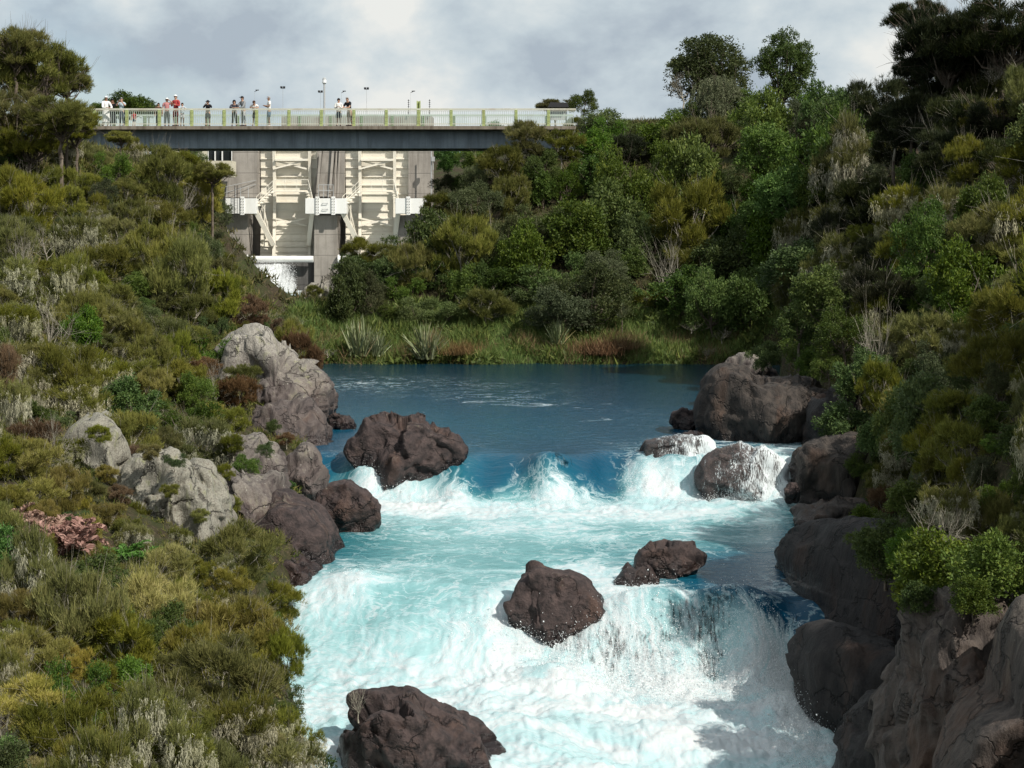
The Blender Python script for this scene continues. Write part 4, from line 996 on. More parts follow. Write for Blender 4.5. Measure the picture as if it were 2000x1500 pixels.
def person(px, label, h=1.7, face=0.0, top='white', bottom='navy', legs='long', sleeves='long', hat=None, hair='hairdark', pose='stand', skin=0, lean=0.0, Y=100.62, robe=False, bag=None, head_turn=0.0, child=False):
    s = h / 1.72
    x = (px - 1000) / FPX * Y
    e = tag(empty('person', (x, Y, DECK + .002), face, s), label, 'person', None)
    def tor(z, f):  # lean forward about the hips; f forward offset; forward is -y
        return (f * 0 - 0, -(max(0, z - .92)) * lean + -f, z - (max(0, z - .92)) * lean * .35)
    def pt(xx, f, z):
        q = tor(z, f); return (xx, q[1], q[2])
    V = [pt(0, 0, .95), pt(0, .01, 1.12), pt(0, .0, 1.30), pt(0, .0, 1.43), pt(0, .02, 1.51), pt(0, .03, 1.60), pt(0, .03, 1.66)]
    R = [(.135, .10), (.12, .085), (.15, .10), (.085, .07), (.05, .05), (.078, .09), (.072, .085)]
    E = [(0, 1), (1, 2), (2, 3), (3, 4), (4, 5), (5, 6)]
    rail_h = (RAILTOP - DECK) / s; rail_f = (Y - 100.0 - .13) / s
    hands, sleevesV = [], []
    for sg in (-1, 1):
        if pose == 'rail':
            sh, el, wr = pt(sg * .19, 0, 1.40), (sg * .27, -rail_f * .62, min(rail_h + .06, 1.25)), (sg * .09, -rail_f, rail_h + .05)
        elif pose == 'camera':
            sh, el, wr = pt(sg * .19, 0, 1.40), pt(sg * .27, .16, 1.24), pt(sg * .08, .26, 1.50)
        elif pose == 'phone':
            sh, el, wr = pt(sg * .19, 0, 1.40), pt(sg * .24, .04, 1.14), pt(sg * .07, .26, 1.20)
        elif pose == 'shade' and sg > 0:
            sh, el, wr = pt(sg * .19, 0, 1.40), pt(sg * .33, .12, 1.46), pt(sg * .13, .14, 1.60)
        else:
            sh, el, wr = pt(sg * .19, 0, 1.40), pt(sg * .25, -.03, 1.14), pt(sg * .24, .06, .90)
        i = len(V); V += [sh, el, wr]; R += [.062, .043, .03]; E += [(3, i), (i, i + 1), (i + 1, i + 2)]
        d = (Vector(wr) - Vector(el)).normalized(); hp = Vector(wr) + d * .07
        j = len(V); V.append(tuple(hp)); R.append((.038, .02)); E.append((i + 2, j))
        side = d.cross(Vector((0, 0, 1))); side = side.normalized() if side.length > .1 else Vector((1, 0, 0))
        for q, (o_, L) in enumerate(((-.028, .065), (-.01, .075), (.01, .072), (.028, .055))):
            k = len(V); V += [tuple(hp + side * o_ + d * .02), tuple(hp + side * o_ + d * L + Vector((0, 0, -.015)))]; R += [.0095, .0075]; E += [(j, k), (k, k + 1)]
        k = len(V); V.append(tuple(Vector(wr) + d * .05 + side * (-.045 * sg))); R.append(.011); E.append((i + 2, k))
        hip, kn, an = (sg * .085, .0, .90), (sg * .10, -.02, .49), (sg * .11 + (.03 * sg if lean else 0), .03, .09)
        to = (an[0] + sg * .02, an[1] - .15, .035)
        i = len(V); V += [hip, kn, an, to]; R += [.095, .06, .038, (.04, .028)]; E += [(0, i), (i, i + 1), (i + 1, i + 2), (i + 2, i + 3)]
        sleevesV.append((sh, el, wr))
    skinned('body', V, E, R, SKIN[skin], e)
    g = .016
    # shirt / jacket
    V2, R2, E2 = list(V[:4]), [(.15 + g, .112 + g), (.135 + g, .10 + g), (.16 + g, .112 + g), (.095, .08)], [(0, 1), (1, 2), (2, 3)]
    V2[0] = (0, 0, .86)
    for sh, el, wr in sleevesV:
        i = len(V2)
        end = Vector(wr) if sleeves == 'long' else Vector(sh).lerp(Vector(el), .72)
        if sleeves == 'long': V2 += [sh, el, tuple(Vector(el).lerp(end, .88))]; R2 += [.078, .062, .046]; E2 += [(3, i), (i, i + 1), (i + 1, i + 2)]
        else: V2 += [sh, tuple(end)]; R2 += [.08, .07]; E2 += [(3, i), (i, i + 1)]
    skinned('top', V2, E2, R2, CL[top], e)
    if robe:
        ring = []
        m = MB(); n = 18
        prof = [(.98, .19, .14), (.8, .215, .16), (.5, .235, .18), (.24, .255, .20)]
        for z, a, b_ in prof: ring.append([(a * cos(2 * pi * k / n) * (1 + .05 * cos(6 * pi * k / n)), b_ * sin(2 * pi * k / n), z) for k in range(n)])
        vv = [q for r_ in ring for q in r_]; ff = []
        for r_ in range(len(ring) - 1):
            for k in range(n): ff.append((r_ * n + k, (r_ + 1) * n + k, (r_ + 1) * n + (k + 1) % n, r_ * n + (k + 1) % n))
        o = m.add(vv, ff).build('robe_skirt', CL[top], e)
        for q in o.data.polygons: q.use_smooth = True
    endk = {'long': 1.0, 'short': .34, 'knee': .5}[legs]
    V3, R3, E3 = [(0, 0, 1.04), (0, 0, .92)], [(.145, .112), (.155, .118)], [(0, 1)]
    for sg in (-1, 1):
        hip, kn, an = Vector((sg * .085, 0, .88)), Vector((sg * .10, -.02, .49)), Vector((sg * .11 + (.03 * sg if lean else 0), .03, .11))
        i = len(V3); V3.append(tuple(hip)); R3.append(.112); E3.append((1, i))
        if legs == 'long': V3 += [tuple(kn), tuple(an)]; R3 += [.078, .062]; E3 += [(i, i + 1), (i + 1, i + 2)]
        else: V3.append(tuple(hip.lerp(kn, .75 if legs == 'short' else 1.0))); R3.append(.095); E3.append((i, i + 1))
    skinned('trousers' if legs == 'long' else 'shorts', V3, E3, R3, CL[bottom], e)
    for sg in (-1, 1):
        a = Vector((sg * .11 + (.03 * sg if lean else 0), .03, .045)); m = MB()
        m.box(a.x - .045, a.x + .045, a.y - .19, a.y + .06, .0, .085).build('shoe', CL['white'] if (int(px) % 3 == 0) else CL['charcoal'], e, bevel=.02)
    hc = Vector(pt(0, .03, 1.635))
    v, f = ico(3)
    def headpart(name, mat, cut, sc_, off=(0, 0, 0)):
        k = v * np.array(sc_) ; keep = cut(v)
        fk = f[keep[f].all(axis=1)]
        me = np_mesh(name, k + np.array(hc) + np.array(off), fk, smooth=True)
        o = link(name, me, mat, e); sol = o.modifiers.new('thickness', 'SOLIDIFY'); sol.thickness = .008
        return o
    if hair: headpart('hair', CL[hair], lambda q: (q[:, 1] > .12) | (q[:, 2] > .42) if not (hat == 'hood') else (q[:, 2] > -2), (.094, .112, .118) if hat != 'hood' else (.001, .001, .001))
    m = MB(); fx = -(.105)                       # face: nose, eyes, mouth
    m.add([(hc.x - .012, hc.y + fx + .012, hc.z - .03), (hc.x + .012, hc.y + fx + .012, hc.z - .03), (hc.x, hc.y + fx - .014, hc.z - .028), (hc.x, hc.y + fx + .01, hc.z + .012)], [(0, 1, 2), (0, 2, 3), (1, 3, 2), (0, 3, 1)]).build('nose', SKIN[skin], e)
    for sg in (-1, 1): MB().box(hc.x + sg * .032 - .011, hc.x + sg * .032 + .011, hc.y - .098, hc.y - .082, hc.z + .006, hc.z + .016).build('eye', CL['hairdark'], e)
    MB().box(hc.x - .02, hc.x + .02, hc.y - .095, hc.y - .078, hc.z - .06, hc.z - .052).build('mouth', CL['rosepink'], e)
    for sg in (-1, 1): MB().box(hc.x + sg * .088 - .008, hc.x + sg * .088 + .008, hc.y - .015, hc.y + .02, hc.z - .03, hc.z + .025).build('ear', SKIN[skin], e, bevel=.005)
    if hat:
        kind, colr = hat.split(':') if ':' in hat else (hat, top)
        if kind in ('cap', 'bucket', 'beanie', 'taqiyah'):
            h_ = headpart('hat', CL[colr], lambda q: q[:, 2] > .25, (.106, .122, .128))
            if kind == 'cap': MB().box(hc.x - .07, hc.x + .07, hc.y - .20, hc.y - .09, hc.z + .035, hc.z + .05).build('visor', CL[colr], h_, bevel=.006)
            if kind == 'bucket': MB().tube((hc.x, hc.y, hc.z + .005), (hc.x, hc.y, hc.z + .045), .185, .115, 18).build('brim', CL[colr], h_)
        if kind == 'hood':
            headpart('hood', CL[colr], lambda q: (q[:, 1] > -.35) | (q[:, 2] > .7) | (q[:, 2] < -.75), (.118, .13, .15), (0, .01, -.01))
    if bag: MB().box(-.10, .10, .11, .24, 1.0, 1.38).build('backpack', CL[bag], e, bevel=.03)
    return e
F0 = 0.0
person(207, 'person in long white robe and round white cap at the left bridge end', 1.78, .5, 'white', 'white', 'long', 'long', 'taqiyah:white', 'hairdark', 'rail', 1, robe=True)
person(219.5, 'person all in black standing beside the white robed figure', 1.64, .2, 'black', 'black', 'long', 'long', 'hood:black', 'hairdark', 'camera', 1, Y=100.95, robe=True)
person(237.5, 'person in pale blue shirt and dark trousers touching their face', 1.70, -.1, 'paleblue', 'navy', 'long', 'short', None, 'hairgrey', 'camera', 0)
person(261.5, 'small child in red behind the railing left of the second green post', .95, 0, 'red', 'navy', 'short', 'short', None, 'hairdark', 'stand', 0, Y=101.4)
person(309.5, 'dark haired person half hidden behind a green post beside the group in red', 1.45, .3, 'brown', 'charcoal', 'long', 'long', None, 'hairdark', 'stand', 1, Y=101.3)
person(326, 'person in rose top and white sun visor shading their eyes', 1.68, .25, 'rosepink', 'black', 'long', 'short', 'cap:white', 'hairdark', 'shade', 0)
person(343.5, 'tall person in a loose red jacket with maroon shorts and white cap', 1.86, -.35, 'red', 'maroon', 'knee', 'long', 'cap:white', 'hairdark', 'phone', 0)
person(356, 'dark haired child in pale blue top beside the tall person in red', 1.40, .3, 'paleblue', 'lightgrey', 'short', 'short', None, 'hairdark', 'rail', 0)
person(406, 'person in black jacket, shorts and wide black hat filming over the rail', 1.55, 0, 'black', 'black', 'knee', 'long', 'bucket:black', 'hairdark', 'camera', 0)
person(457.5, 'slim person in a dark hooded robe leaning on the railing', 1.58, .15, 'charcoal', 'charcoal', 'long', 'long', 'hood:charcoal', 'hairdark', 'rail', 0, lean=.15, robe=False)
person(475.5, 'bearded person in grey jacket, black cap and light grey trousers', 1.80, -.7, 'grey', 'lightgrey', 'long', 'long', 'cap:black', 'hairdark', 'rail', 0, lean=.1)
person(498, 'person bent forward with folded arms resting on the rail by a green post', 1.62, 0, 'white', 'black', 'knee', 'short', 'cap:brown', 'hairdark', 'rail', 0, lean=.55)
person(525.5, 'grey haired person in white T-shirt and denim shorts facing left', 1.78, -1.2, 'white', 'denim', 'knee', 'short', None, 'hairgrey', 'phone', 1)
person(661.5, 'person in white top and navy shorts with a dark beanie looking at a phone', 1.66, 0, 'white', 'navy', 'knee', 'long', 'beanie:black', 'hairdark', 'phone', 0)
person(683, 'grey haired person in black T-shirt and khaki shorts leaning on the rail', 1.78, -.7, 'black', 'khaki', 'knee', 'short', None, 'hairgrey', 'rail', 0, lean=.25)
# ------------------------------------------------------------------ foliage
def leafmat(name, stops, rough=.5, transl=.32, spec=.25, hue=.02, val=.35):
    t = NT(name)
    c = t.ramp(t.attr('tint'), stops)
    rnd = t.node('ShaderNodeObjectInfo').outputs['Random']
    hs = t.node('ShaderNodeHueSaturation', {'Hue': t.mrange(rnd, 0, 1, .5 - hue, .5 + hue), 'Saturation': t.mrange(t.math('FRACT', t.math('MULTIPLY', rnd, 7.3)), 0, 1, .8, 1.12),
        'Value': t.mrange(t.math('FRACT', t.math('MULTIPLY', rnd, 13.7)), 0, 1, 1 - val, 1 + val), 'Color': c}).outputs[0]
    b = t.bsdf(hs, rough, spec=spec)
    tl = t.node('ShaderNodeBsdfTranslucent', {'Color': hs}).outputs[0]
    return t.finish(t.node('ShaderNodeMixShader', {0: transl, 1: b, 2: tl}).outputs[0])
LM = dict(
    broad=leafmat('mid green leaves', [(0, (.032, .055, .011)), (.5, (.078, .124, .022)), (.85, (.145, .185, .036)), (1, (.23, .25, .08))], .5, .3, .22),
    bright=leafmat('bright green leaves', [(0, (.028, .066, .008)), (.5, (.068, .148, .016)), (1, (.155, .24, .035))], .48, .32, .22, .02),
    greygreen=leafmat('grey green leaves', [(0, (.040, .055, .020)), (.5, (.092, .112, .042)), (1, (.19, .205, .10))], .55),
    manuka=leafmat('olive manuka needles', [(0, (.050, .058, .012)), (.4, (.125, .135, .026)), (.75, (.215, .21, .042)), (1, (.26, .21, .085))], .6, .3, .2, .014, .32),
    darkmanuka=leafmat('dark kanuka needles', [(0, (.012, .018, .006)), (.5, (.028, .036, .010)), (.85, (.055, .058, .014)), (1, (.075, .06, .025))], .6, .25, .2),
    yellow=leafmat('yellowing shrub leaves', [(0, (.10, .10, .022)), (.5, (.25, .225, .055)), (1, (.42, .34, .13))], .6, .3, .2, .015, .3),
    rust=leafmat('rusty dead foliage', [(0, (.055, .036, .018)), (.5, (.135, .080, .042)), (1, (.22, .15, .085))], .8, .2, .1, .006, .25),
    pink=leafmat('pink brown bracken', [(0, (.16, .095, .075)), (.5, (.34, .205, .165)), (1, (.48, .32, .26))], .8, .2, .1, .01, .15),
    lichen=leafmat('hanging grey green lichen', [(0, (.26, .245, .15)), (.5, (.44, .42, .28)), (1, (.60, .57, .42))], .9, .3, .05, .015, .2),
    fern=leafmat('bright fern fronds', [(0, (.05, .15, .014)), (1, (.10, .27, .03))], .5, .3, .2, .01, .1),
    flax=leafmat('flax blades', [(0, (.08, .10, .035)), (.5, (.20, .235, .11)), (.9, (.38, .41, .24)), (1, (.3, .2, .1))], .42, .15, .4, .01, .15),
    reed=leafmat('dry reeds', [(0, (.09, .05, .022)), (.5, (.19, .11, .05)), (1, (.30, .21, .11))], .8, .2, .1, .015, .2),
    grass=leafmat('bank grass', [(0, (.05, .08, .014)), (.4, (.10, .165, .026)), (.8, (.18, .23, .045)), (1, (.26, .23, .09))], .6, .3, .2),
    litter=leafmat('undergrowth leaves', [(0, (.026, .038, .010)), (.35, (.062, .076, .017)), (.7, (.12, .11, .035)), (1, (.20, .15, .08))], .7, .25, .2),
)
def barkmat(name, a, b):
    t = NT(name); p = t.obj(); n = t.noise(t.mapping(p, (3, 3, .8)), 6, 5, .65)
    return t.finish(t.bsdf(t.mix(t.mrange(n, .35, .65), a, b), .9, t.bump(n, .6, .02), .15))
BARK = barkmat('grey brown bark', (.07, .052, .04), (.20, .165, .13))
PALEBARK = barkmat('pale lichened bark', (.16, .14, .11), (.40, .37, .30))

def unit(v): return v / (np.linalg.norm(v, axis=-1, keepdims=True) + 1e-9)
class Leaves:
    def __init__(s): s.V, s.F3, s.F4, s.t, s.m3, s.m4, s.n = [], [], [], [], [], [], 0
    def quads(s, c, d, L, W, tint, rng, mi=0):
        """pointed folded leaves: base, two sides, tip"""
        n = len(c); side = unit(np.cross(d, rng.normal(size=(n, 3)))); up = np.cross(side, d)
        L = L[:, None]; W = W[:, None]
        v = np.stack([c, c + d * L * .45 + side * W * .5 + up * W * .15, c + d * L, c + d * L * .45 - side * W * .5 + up * W * .15], 1)
        s.V.append(v.reshape(-1, 3)); s.F4.append(s.n + np.arange(n * 4).reshape(n, 4)); s.n += n * 4
        s.t.append(np.repeat(tint, 4)); s.m4.append(np.full(n, mi))
    def blades(s, c, d, L, W, tint, rng, mi=0):
        n = len(c); side = unit(np.cross(d, rng.normal(size=(n, 3))))
        v = np.stack([c + side * W[:, None] * .5, c - side * W[:, None] * .5, c + d * L[:, None]], 1)
        s.V.append(v.reshape(-1, 3)); s.F3.append(s.n + np.arange(n * 3).reshape(n, 3)); s.n += n * 3
        s.t.append(np.repeat(tint, 3)); s.m3.append(np.full(n, mi))
    def bent(s, c, d, L, W, droop, tint, rng, mi=0, seg=3):
        """long blades that arch over"""
        n = len(c); side = unit(np.cross(d, np.array([0, 0, 1.0]) + rng.normal(size=(n, 3)) * .2)); rows = []
        for k in range(seg + 1):
            a = k / seg
            q = c + d * (L * a)[:, None]; q[:, 2] -= droop * L * a * a
            w = (W * (1 - a ** 2.2) * .5 + .001)[:, None]
            rows += [q + side * w, q - side * w]
        v = np.stack(rows, 1); m = 2 * (seg + 1)
        s.V.append(v.reshape(-1, 3)); b = s.n + np.arange(n)[:, None] * m
        for k in range(seg):
            s.F4.append(np.concatenate([b + 2 * k, b + 2 * k + 1, b + 2 * k + 3, b + 2 * k + 2], 1)); s.m4.append(np.full(n, mi))
        s.n += n * m; s.t.append(np.repeat(tint, m))
    def mesh(s, name):
        fs, mi = [], []
        if s.F3: fs.append(np.concatenate(s.F3)); mi.append(np.concatenate(s.m3))
        if s.F4: fs.append(np.concatenate(s.F4)); mi.append(np.concatenate(s.m4))
        return np_mesh(name, np.concatenate(s.V), fs, np.concatenate(mi), {'tint': np.clip(np.concatenate(s.t), 0, 1)})
def branch_mesh(name, tips, base_r, rng, z0=-.25, lean=(0, 0), twigs=0, top=.55):
    """tapered trunk from the ground with a bent limb to every tip"""
    V, Fc = [], []
    def tube(pts, rs, n=5):
        o = len(V)
        for i, (p, r) in enumerate(zip(pts, rs)):
            d = unit(pts[min(i + 1, len(pts) - 1)] - pts[max(i - 1, 0)]); u = unit(np.cross(d, np.array([.31, .95, .1]))); w = np.cross(d, u)
            for k in range(n): V.append(p + (u * cos(2 * pi * k / n) + w * sin(2 * pi * k / n)) * r)
        for i in range(len(pts) - 1):
            for k in range(n): Fc.append((o + i * n + k, o + i * n + (k + 1) % n, o + (i + 1) * n + (k + 1) % n, o + (i + 1) * n + k))
    tips = np.asarray(tips); ctr = tips.mean(0)
    fork = np.array([ctr[0] * .3 + lean[0], ctr[1] * .3 + lean[1], z0 + (ctr[2] - z0) * top])
    tr = [np.array([0, 0, z0]) + (fork - np.array([0, 0, z0])) * a + rng.normal(size=3) * .03 * (0 < a < 1) for a in (0, .35, .7, 1)]
    tube(tr, [base_r * 1.3, base_r, base_r * .85, base_r * .7], 7)
    for tp in tips:
        st = tr[2] if rng.random() < .4 else tr[3]
        mid = (st + tp) / 2 + np.array([0, 0, -.08]) + rng.normal(size=3) * .06
        q = [st, st * .55 + mid * .45 + rng.normal(size=3) * .02, mid, mid * .45 + tp * .55 + rng.normal(size=3) * .03, tp]
        tube(q, [base_r * .55, base_r * .45, base_r * .33, base_r * .22, base_r * .10], 5)
        for k in range(twigs):
            a = q[rng.integers(1, 5)]; e_ = tp + rng.normal(size=3) * .22 + np.array([0, 0, .1]); m_ = (a + e_) / 2 + rng.normal(size=3) * .05
            tube([a, m_, e_], [base_r * .16, base_r * .10, base_r * .04], 3)
            for w_ in range(2):
                f_ = e_ + rng.normal(size=3) * .13; tube([m_, (m_ + f_) / 2 + rng.normal(size=3) * .02, f_], [base_r * .08, base_r * .06, base_r * .03], 3)
    return np_mesh(name, np.array(V), np.array(Fc), smooth=True)

def blobs(rng, n, spread=(.62, .62, .5), rr=(.26, .42), zc=.75, flat=1.0):
    """clump centres for a crown of about unit radius standing on the ground"""
    out = []
    tries = 0
    while len(out) < n and tries < 4000:
        tries += 1
        d = rng.normal(size=3); d /= np.linalg.norm(d); k = rng.uniform(.35, 1.0) ** .6
        c = np.array([d[0] * spread[0] * k, d[1] * spread[1] * k, zc + d[2] * spread[2] * k]); r = rng.uniform(*rr)
        if all(np.linalg.norm((c - o[0]) * np.array([1, 1, 1.2])) > .45 * (r + o[1]) for o in out): out.append((c, r))
    return out
def crown(kind, seed, n=13, dens=1.0, leaf=.075):
    rng = np.random.default_rng(seed); L = Leaves()
    if kind in ('manuka', 'lichen', 'kanuka'):
        flat = .7 if kind == 'kanuka' else .85
        B = blobs(rng, n, (.80, .80, .50 if kind == 'kanuka' else .58), (.17, .32) if kind == 'kanuka' else (.22, .36), .62 if kind != 'kanuka' else .95)
        for c, r in B:
            bt = rng.random()
            nt = int(120 * dens * (r / .3) ** 2)
            d = unit(rng.normal(size=(nt, 3))); d[:, 2] = np.where(d[:, 2] < -.35, -d[:, 2], d[:, 2])
            p0 = c + d * r * rng.uniform(.35, 1.0, (nt, 1)) * np.array([1, 1, flat])
            far_ = rng.random(nt) < .16; p0 = p0 + (d * far_[:, None] * r * rng.uniform(.1, .5, (nt, 1)))
            tt = rng.random(nt)
            m = 13
            pp = np.repeat(p0, m, 0); dd = unit(np.repeat(d * .7 + np.array([0, 0, .75]), m, 0) + rng.normal(size=(nt * m, 3)) * .42)
            pp = pp + rng.normal(size=pp.shape) * .022
            ti = np.clip(.30 * np.repeat(tt, m) + .35 * rng.random(nt * m) + .3 * bt, 0, 1)
            L.blades(pp, dd, rng.uniform(.07, .15, nt * m) * leaf / .075, np.full(nt * m, .0135 * leaf / .075), ti, rng)
            if kind == 'lichen':            # beards hanging from the clump's underside
                ns = int(46 * (r / .3) ** 2); th = rng.uniform(0, 2 * pi, ns); rr_ = r * rng.uniform(.55, 1.12, ns)
                s0 = np.stack([c[0] + rr_ * np.cos(th), c[1] + rr_ * np.sin(th), c[2] - r * rng.uniform(-.5, .6, ns)], -1)
                m = 16; ln = rng.uniform(.10, .38, ns)
                pp = np.repeat(s0, m, 0); pp[:, 2] -= rng.random(ns * m) * np.repeat(ln, m); pp[:, :2] += rng.normal(size=(ns * m, 2)) * (.016 + .012 * rng.random((ns * m, 1)))
                dd = unit(np.array([0, 0, -1.0]) + rng.normal(size=(ns * m, 3)) * .38)
                L.blades(pp, dd, rng.uniform(.05, .11, ns * m), np.full(ns * m, .017), .5 * np.repeat(rng.random(ns), m) + .5 * rng.random(ns * m), rng, 1)
    elif kind in ('broad', 'fine', 'tall'):
        sp = (.72, .72, .56) if kind != 'tall' else (.66, .66, .78)
        B = blobs(rng, n, sp, (.22, .38) if kind != 'tall' else (.2, .34), .62 if kind != 'tall' else 1.05)
        for c, r in B:
            bt = rng.random(); nt = int((62 if kind != 'fine' else 105) * dens * (r / .32) ** 2)
            d = unit(rng.normal(size=(nt, 3))); d[:, 2] = np.where(d[:, 2] < -.5, -d[:, 2], d[:, 2])
            p0 = c + d * r * rng.uniform(.45, 1.05, (nt, 1)) * (1 + .22 * pnoise(d[:, 0] * 3 + seed, d[:, 1] * 3, d[:, 2] * 3))[:, None]
            m = 12; tt = rng.random(nt)
            pp = np.repeat(p0, m, 0) + rng.normal(size=(nt * m, 3)) * leaf * .55
            dd = unit(np.repeat(d, m, 0) * .8 + rng.normal(size=(nt * m, 3)) * .8 + np.array([0, 0, .15]))
            ti = np.clip(.35 * np.repeat(tt, m) + .40 * rng.random(nt * m) + .2 * bt, 0, 1)
            L.quads(pp, dd, rng.uniform(.7, 1.25, nt * m) * leaf, rng.uniform(.45, .62, nt * m) * leaf, ti, rng)
    elif kind == 'willow':
        B = blobs(rng, n, (.55, .55, .5), (.25, .36), 1.1)
        for c, r in B:
            ns = int(70 * dens); d = unit(rng.normal(size=(ns, 3))); d[:, 2] = np.abs(d[:, 2])
            s0 = c + d * r; m = 20; ln = rng.uniform(.25, .6, ns); a = rng.random(ns * m)
            pp = np.repeat(s0, m, 0) + np.repeat(d * np.array([1, 1, 0]), m, 0) * (a * .12)[:, None]; pp[:, 2] -= a * np.repeat(ln, m)
            dd = unit(np.array([0, 0, -.9]) + rng.normal(size=(ns * m, 3)) * .5)
            L.quads(pp, dd, rng.uniform(.05, .08, ns * m), rng.uniform(.015, .022, ns * m), .4 * np.repeat(rng.random(ns), m) + .6 * rng.random(ns * m), rng)
    elif kind == 'frond':
        B = []
        nf = 34; th = rng.uniform(0, 2 * pi, nf); el = rng.uniform(.1, 1.0, nf)
        for k in range(nf):
            d = np.array([cos(th[k]) * cos(el[k]), sin(th[k]) * cos(el[k]), sin(el[k])]); ln = rng.uniform(.7, 1.15)
            o = np.array([rng.normal() * .25, rng.normal() * .25, .12])
            for a in np.linspace(.12, 1, 22):
                q = o + d * ln * a; q[2] -= .45 * ln * a * a; s_ = unit(np.cross(d, [0, 0, 1.0])); w_ = .20 * (1 - a) ** .7 + .02
                for sg in (-1, 1):
                    dd = unit((s_ * sg + d * .5 + rng.normal(size=3) * .12)[None])
                    L.quads(q[None], dd, np.array([w_]), np.array([.055]), np.array([rng.random()]), rng)
    elif kind == 'flax':
        B = []; nb = 130
        th = rng.uniform(0, 2 * pi, nb); el = rng.uniform(.75, 1.5, nb)
        d = np.stack([np.cos(th) * np.cos(el), np.sin(th) * np.cos(el), np.sin(el)], -1)
        c = np.stack([rng.normal(size=nb) * .16, rng.normal(size=nb) * .14, np.zeros(nb)], -1)
        L.bent(c, d, rng.uniform(.9, 1.75, nb), rng.uniform(.05, .075, nb), rng.uniform(.0, .42, nb) * (1.6 - el), rng.random(nb), rng, seg=5)
    elif kind == 'reed':
        B = []; nb = 900
        c = np.stack([rng.normal(size=nb) * .5, rng.normal(size=nb) * .3, rng.random(nb) * .15], -1)
        d = unit(np.stack([rng.normal(size=nb) * .45, rng.normal(size=nb) * .35, np.ones(nb)], -1))
        L.bent(c, d, rng.uniform(.4, 1.15, nb), np.full(nb, .018), rng.uniform(0, .7, nb), rng.random(nb), rng, seg=3)
    return L.mesh(kind + '_crown'), B, rng
PROTO = {}
def proto(key, kind, seeds, mats, n=13, dens=1.0, leaf=.075, bark=BARK, br=.04, twigs=0, squash=1.0, top=.55):
    out = []
    for s_ in seeds:
        me, B, rng = crown(kind, s_, n, dens, leaf)
        for m in (mats if isinstance(mats, list) else [mats]): me.materials.append(m)
        tm = None
        if B:
            tm = branch_mesh('trunk', [c + np.array([0, 0, r * .3]) for c, r in B], br, rng, twigs=twigs, top=top); tm.materials.append(bark)
        out.append((me, tm))
    PROTO[key] = out
OVERRIDE = {}
def remat(key, src, mat):
    PROTO[key] = PROTO[src]; OVERRIDE[key] = mat
proto('broad', 'broad', (1, 2, 3), LM['broad'], n=16)
remat('bright', 'broad', LM['bright'])
proto('fine', 'fine', (4, 5), LM['greygreen'], dens=1.0, leaf=.046, twigs=1, br=.03)
remat('finebroad', 'fine', LM['broad'])
proto('manuka', 'manuka', (6, 7, 8), LM['manuka'], n=15, twigs=3, br=.034, bark=PALEBARK, dens=.92)
remat('yellow', 'manuka', LM['yellow'])
remat('rust', 'manuka', LM['rust'])
proto('kanuka', 'kanuka', (9, 10), LM['manuka'], n=26, twigs=3, br=.045, bark=BARK, top=.5, dens=.9)
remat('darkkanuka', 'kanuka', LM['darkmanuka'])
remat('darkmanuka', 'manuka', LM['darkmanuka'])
proto('lichen', 'lichen', (11, 12), [LM['manuka'], LM['lichen']], n=13, twigs=3, br=.035, bark=PALEBARK, dens=.62)
proto('tall', 'tall', (13, 14), LM['broad'], n=30, leaf=.05, dens=1.6, br=.05)
proto('willow', 'willow', (15,), LM['greygreen'], n=14, twigs=2, br=.04)
proto('pink', 'frond', (16,), LM['pink'])
proto('fern', 'frond', (17,), LM['fern'])
proto('flax', 'flax', (18, 19), LM['flax'])
proto('reed', 'reed', (20,), LM['reed'])
def bare(seed, n=9, tw=6):
    rng = np.random.default_rng(seed)
    B = blobs(rng, n, (.6, .6, .6), (.2, .3), .85)
    me = branch_mesh('branches', [c for c, r in B], .032, rng, twigs=tw, top=.45); me.materials.append(PALEBARK); return (None, me)
PROTO['bare'] = [bare(31), bare(32), bare(33)]
NAMES = dict(broad='shrub', bright='shrub', fine='shrub', finebroad='shrub', manuka='manuka_shrub', yellow='shrub', rust='dry_shrub', kanuka='kanuka_tree', darkkanuka='kanuka_tree', darkmanuka='manuka_shrub', lichen='lichen_hung_tree',
             tall='tree', willow='willow_tree', pink='bracken', fern='fern', flax='flax_plant', reed='reed_clump', bare='bare_tree')
CATS = dict(shrub='shrub', manuka_shrub='shrub', dry_shrub='shrub', kanuka_tree='tree', lichen_hung_tree='tree', tree='tree', willow_tree='tree', bracken='fern', fern='fern', flax_plant='flax', reed_clump='reeds', bare_tree='tree')
CROWNP = dict(flax='blades', reed='stems', pink='fronds', fern='fronds')
PR = random.Random(3)
PLACED = []
def plant(key, loc, s, label, group=None, var=None, rz=None, sx=1.0, sz=1.0, tilt=0.0):
    P_ = PROTO[key]; me, tm = P_[(PR.randrange(len(P_)) if var is None else var) % len(P_)]
    nm = NAMES[key]
    e = empty(nm, loc, PR.uniform(0, 2 * pi) if rz is None else rz, (s * sx, s * sx, s * sz))
    if tilt: e.rotation_euler = (0, tilt, e.rotation_euler[2])
    tag(e, label, CATS[nm], group)
    if me is not None:
        co = link(CROWNP.get(key, 'crown'), me, None, e)
        if key in OVERRIDE: co.material_slots[0].link = 'OBJECT'; co.material_slots[0].material = OVERRIDE[key]
    if tm is not None: link('trunk' if me is not None else 'branches', tm, None, e)
    return e
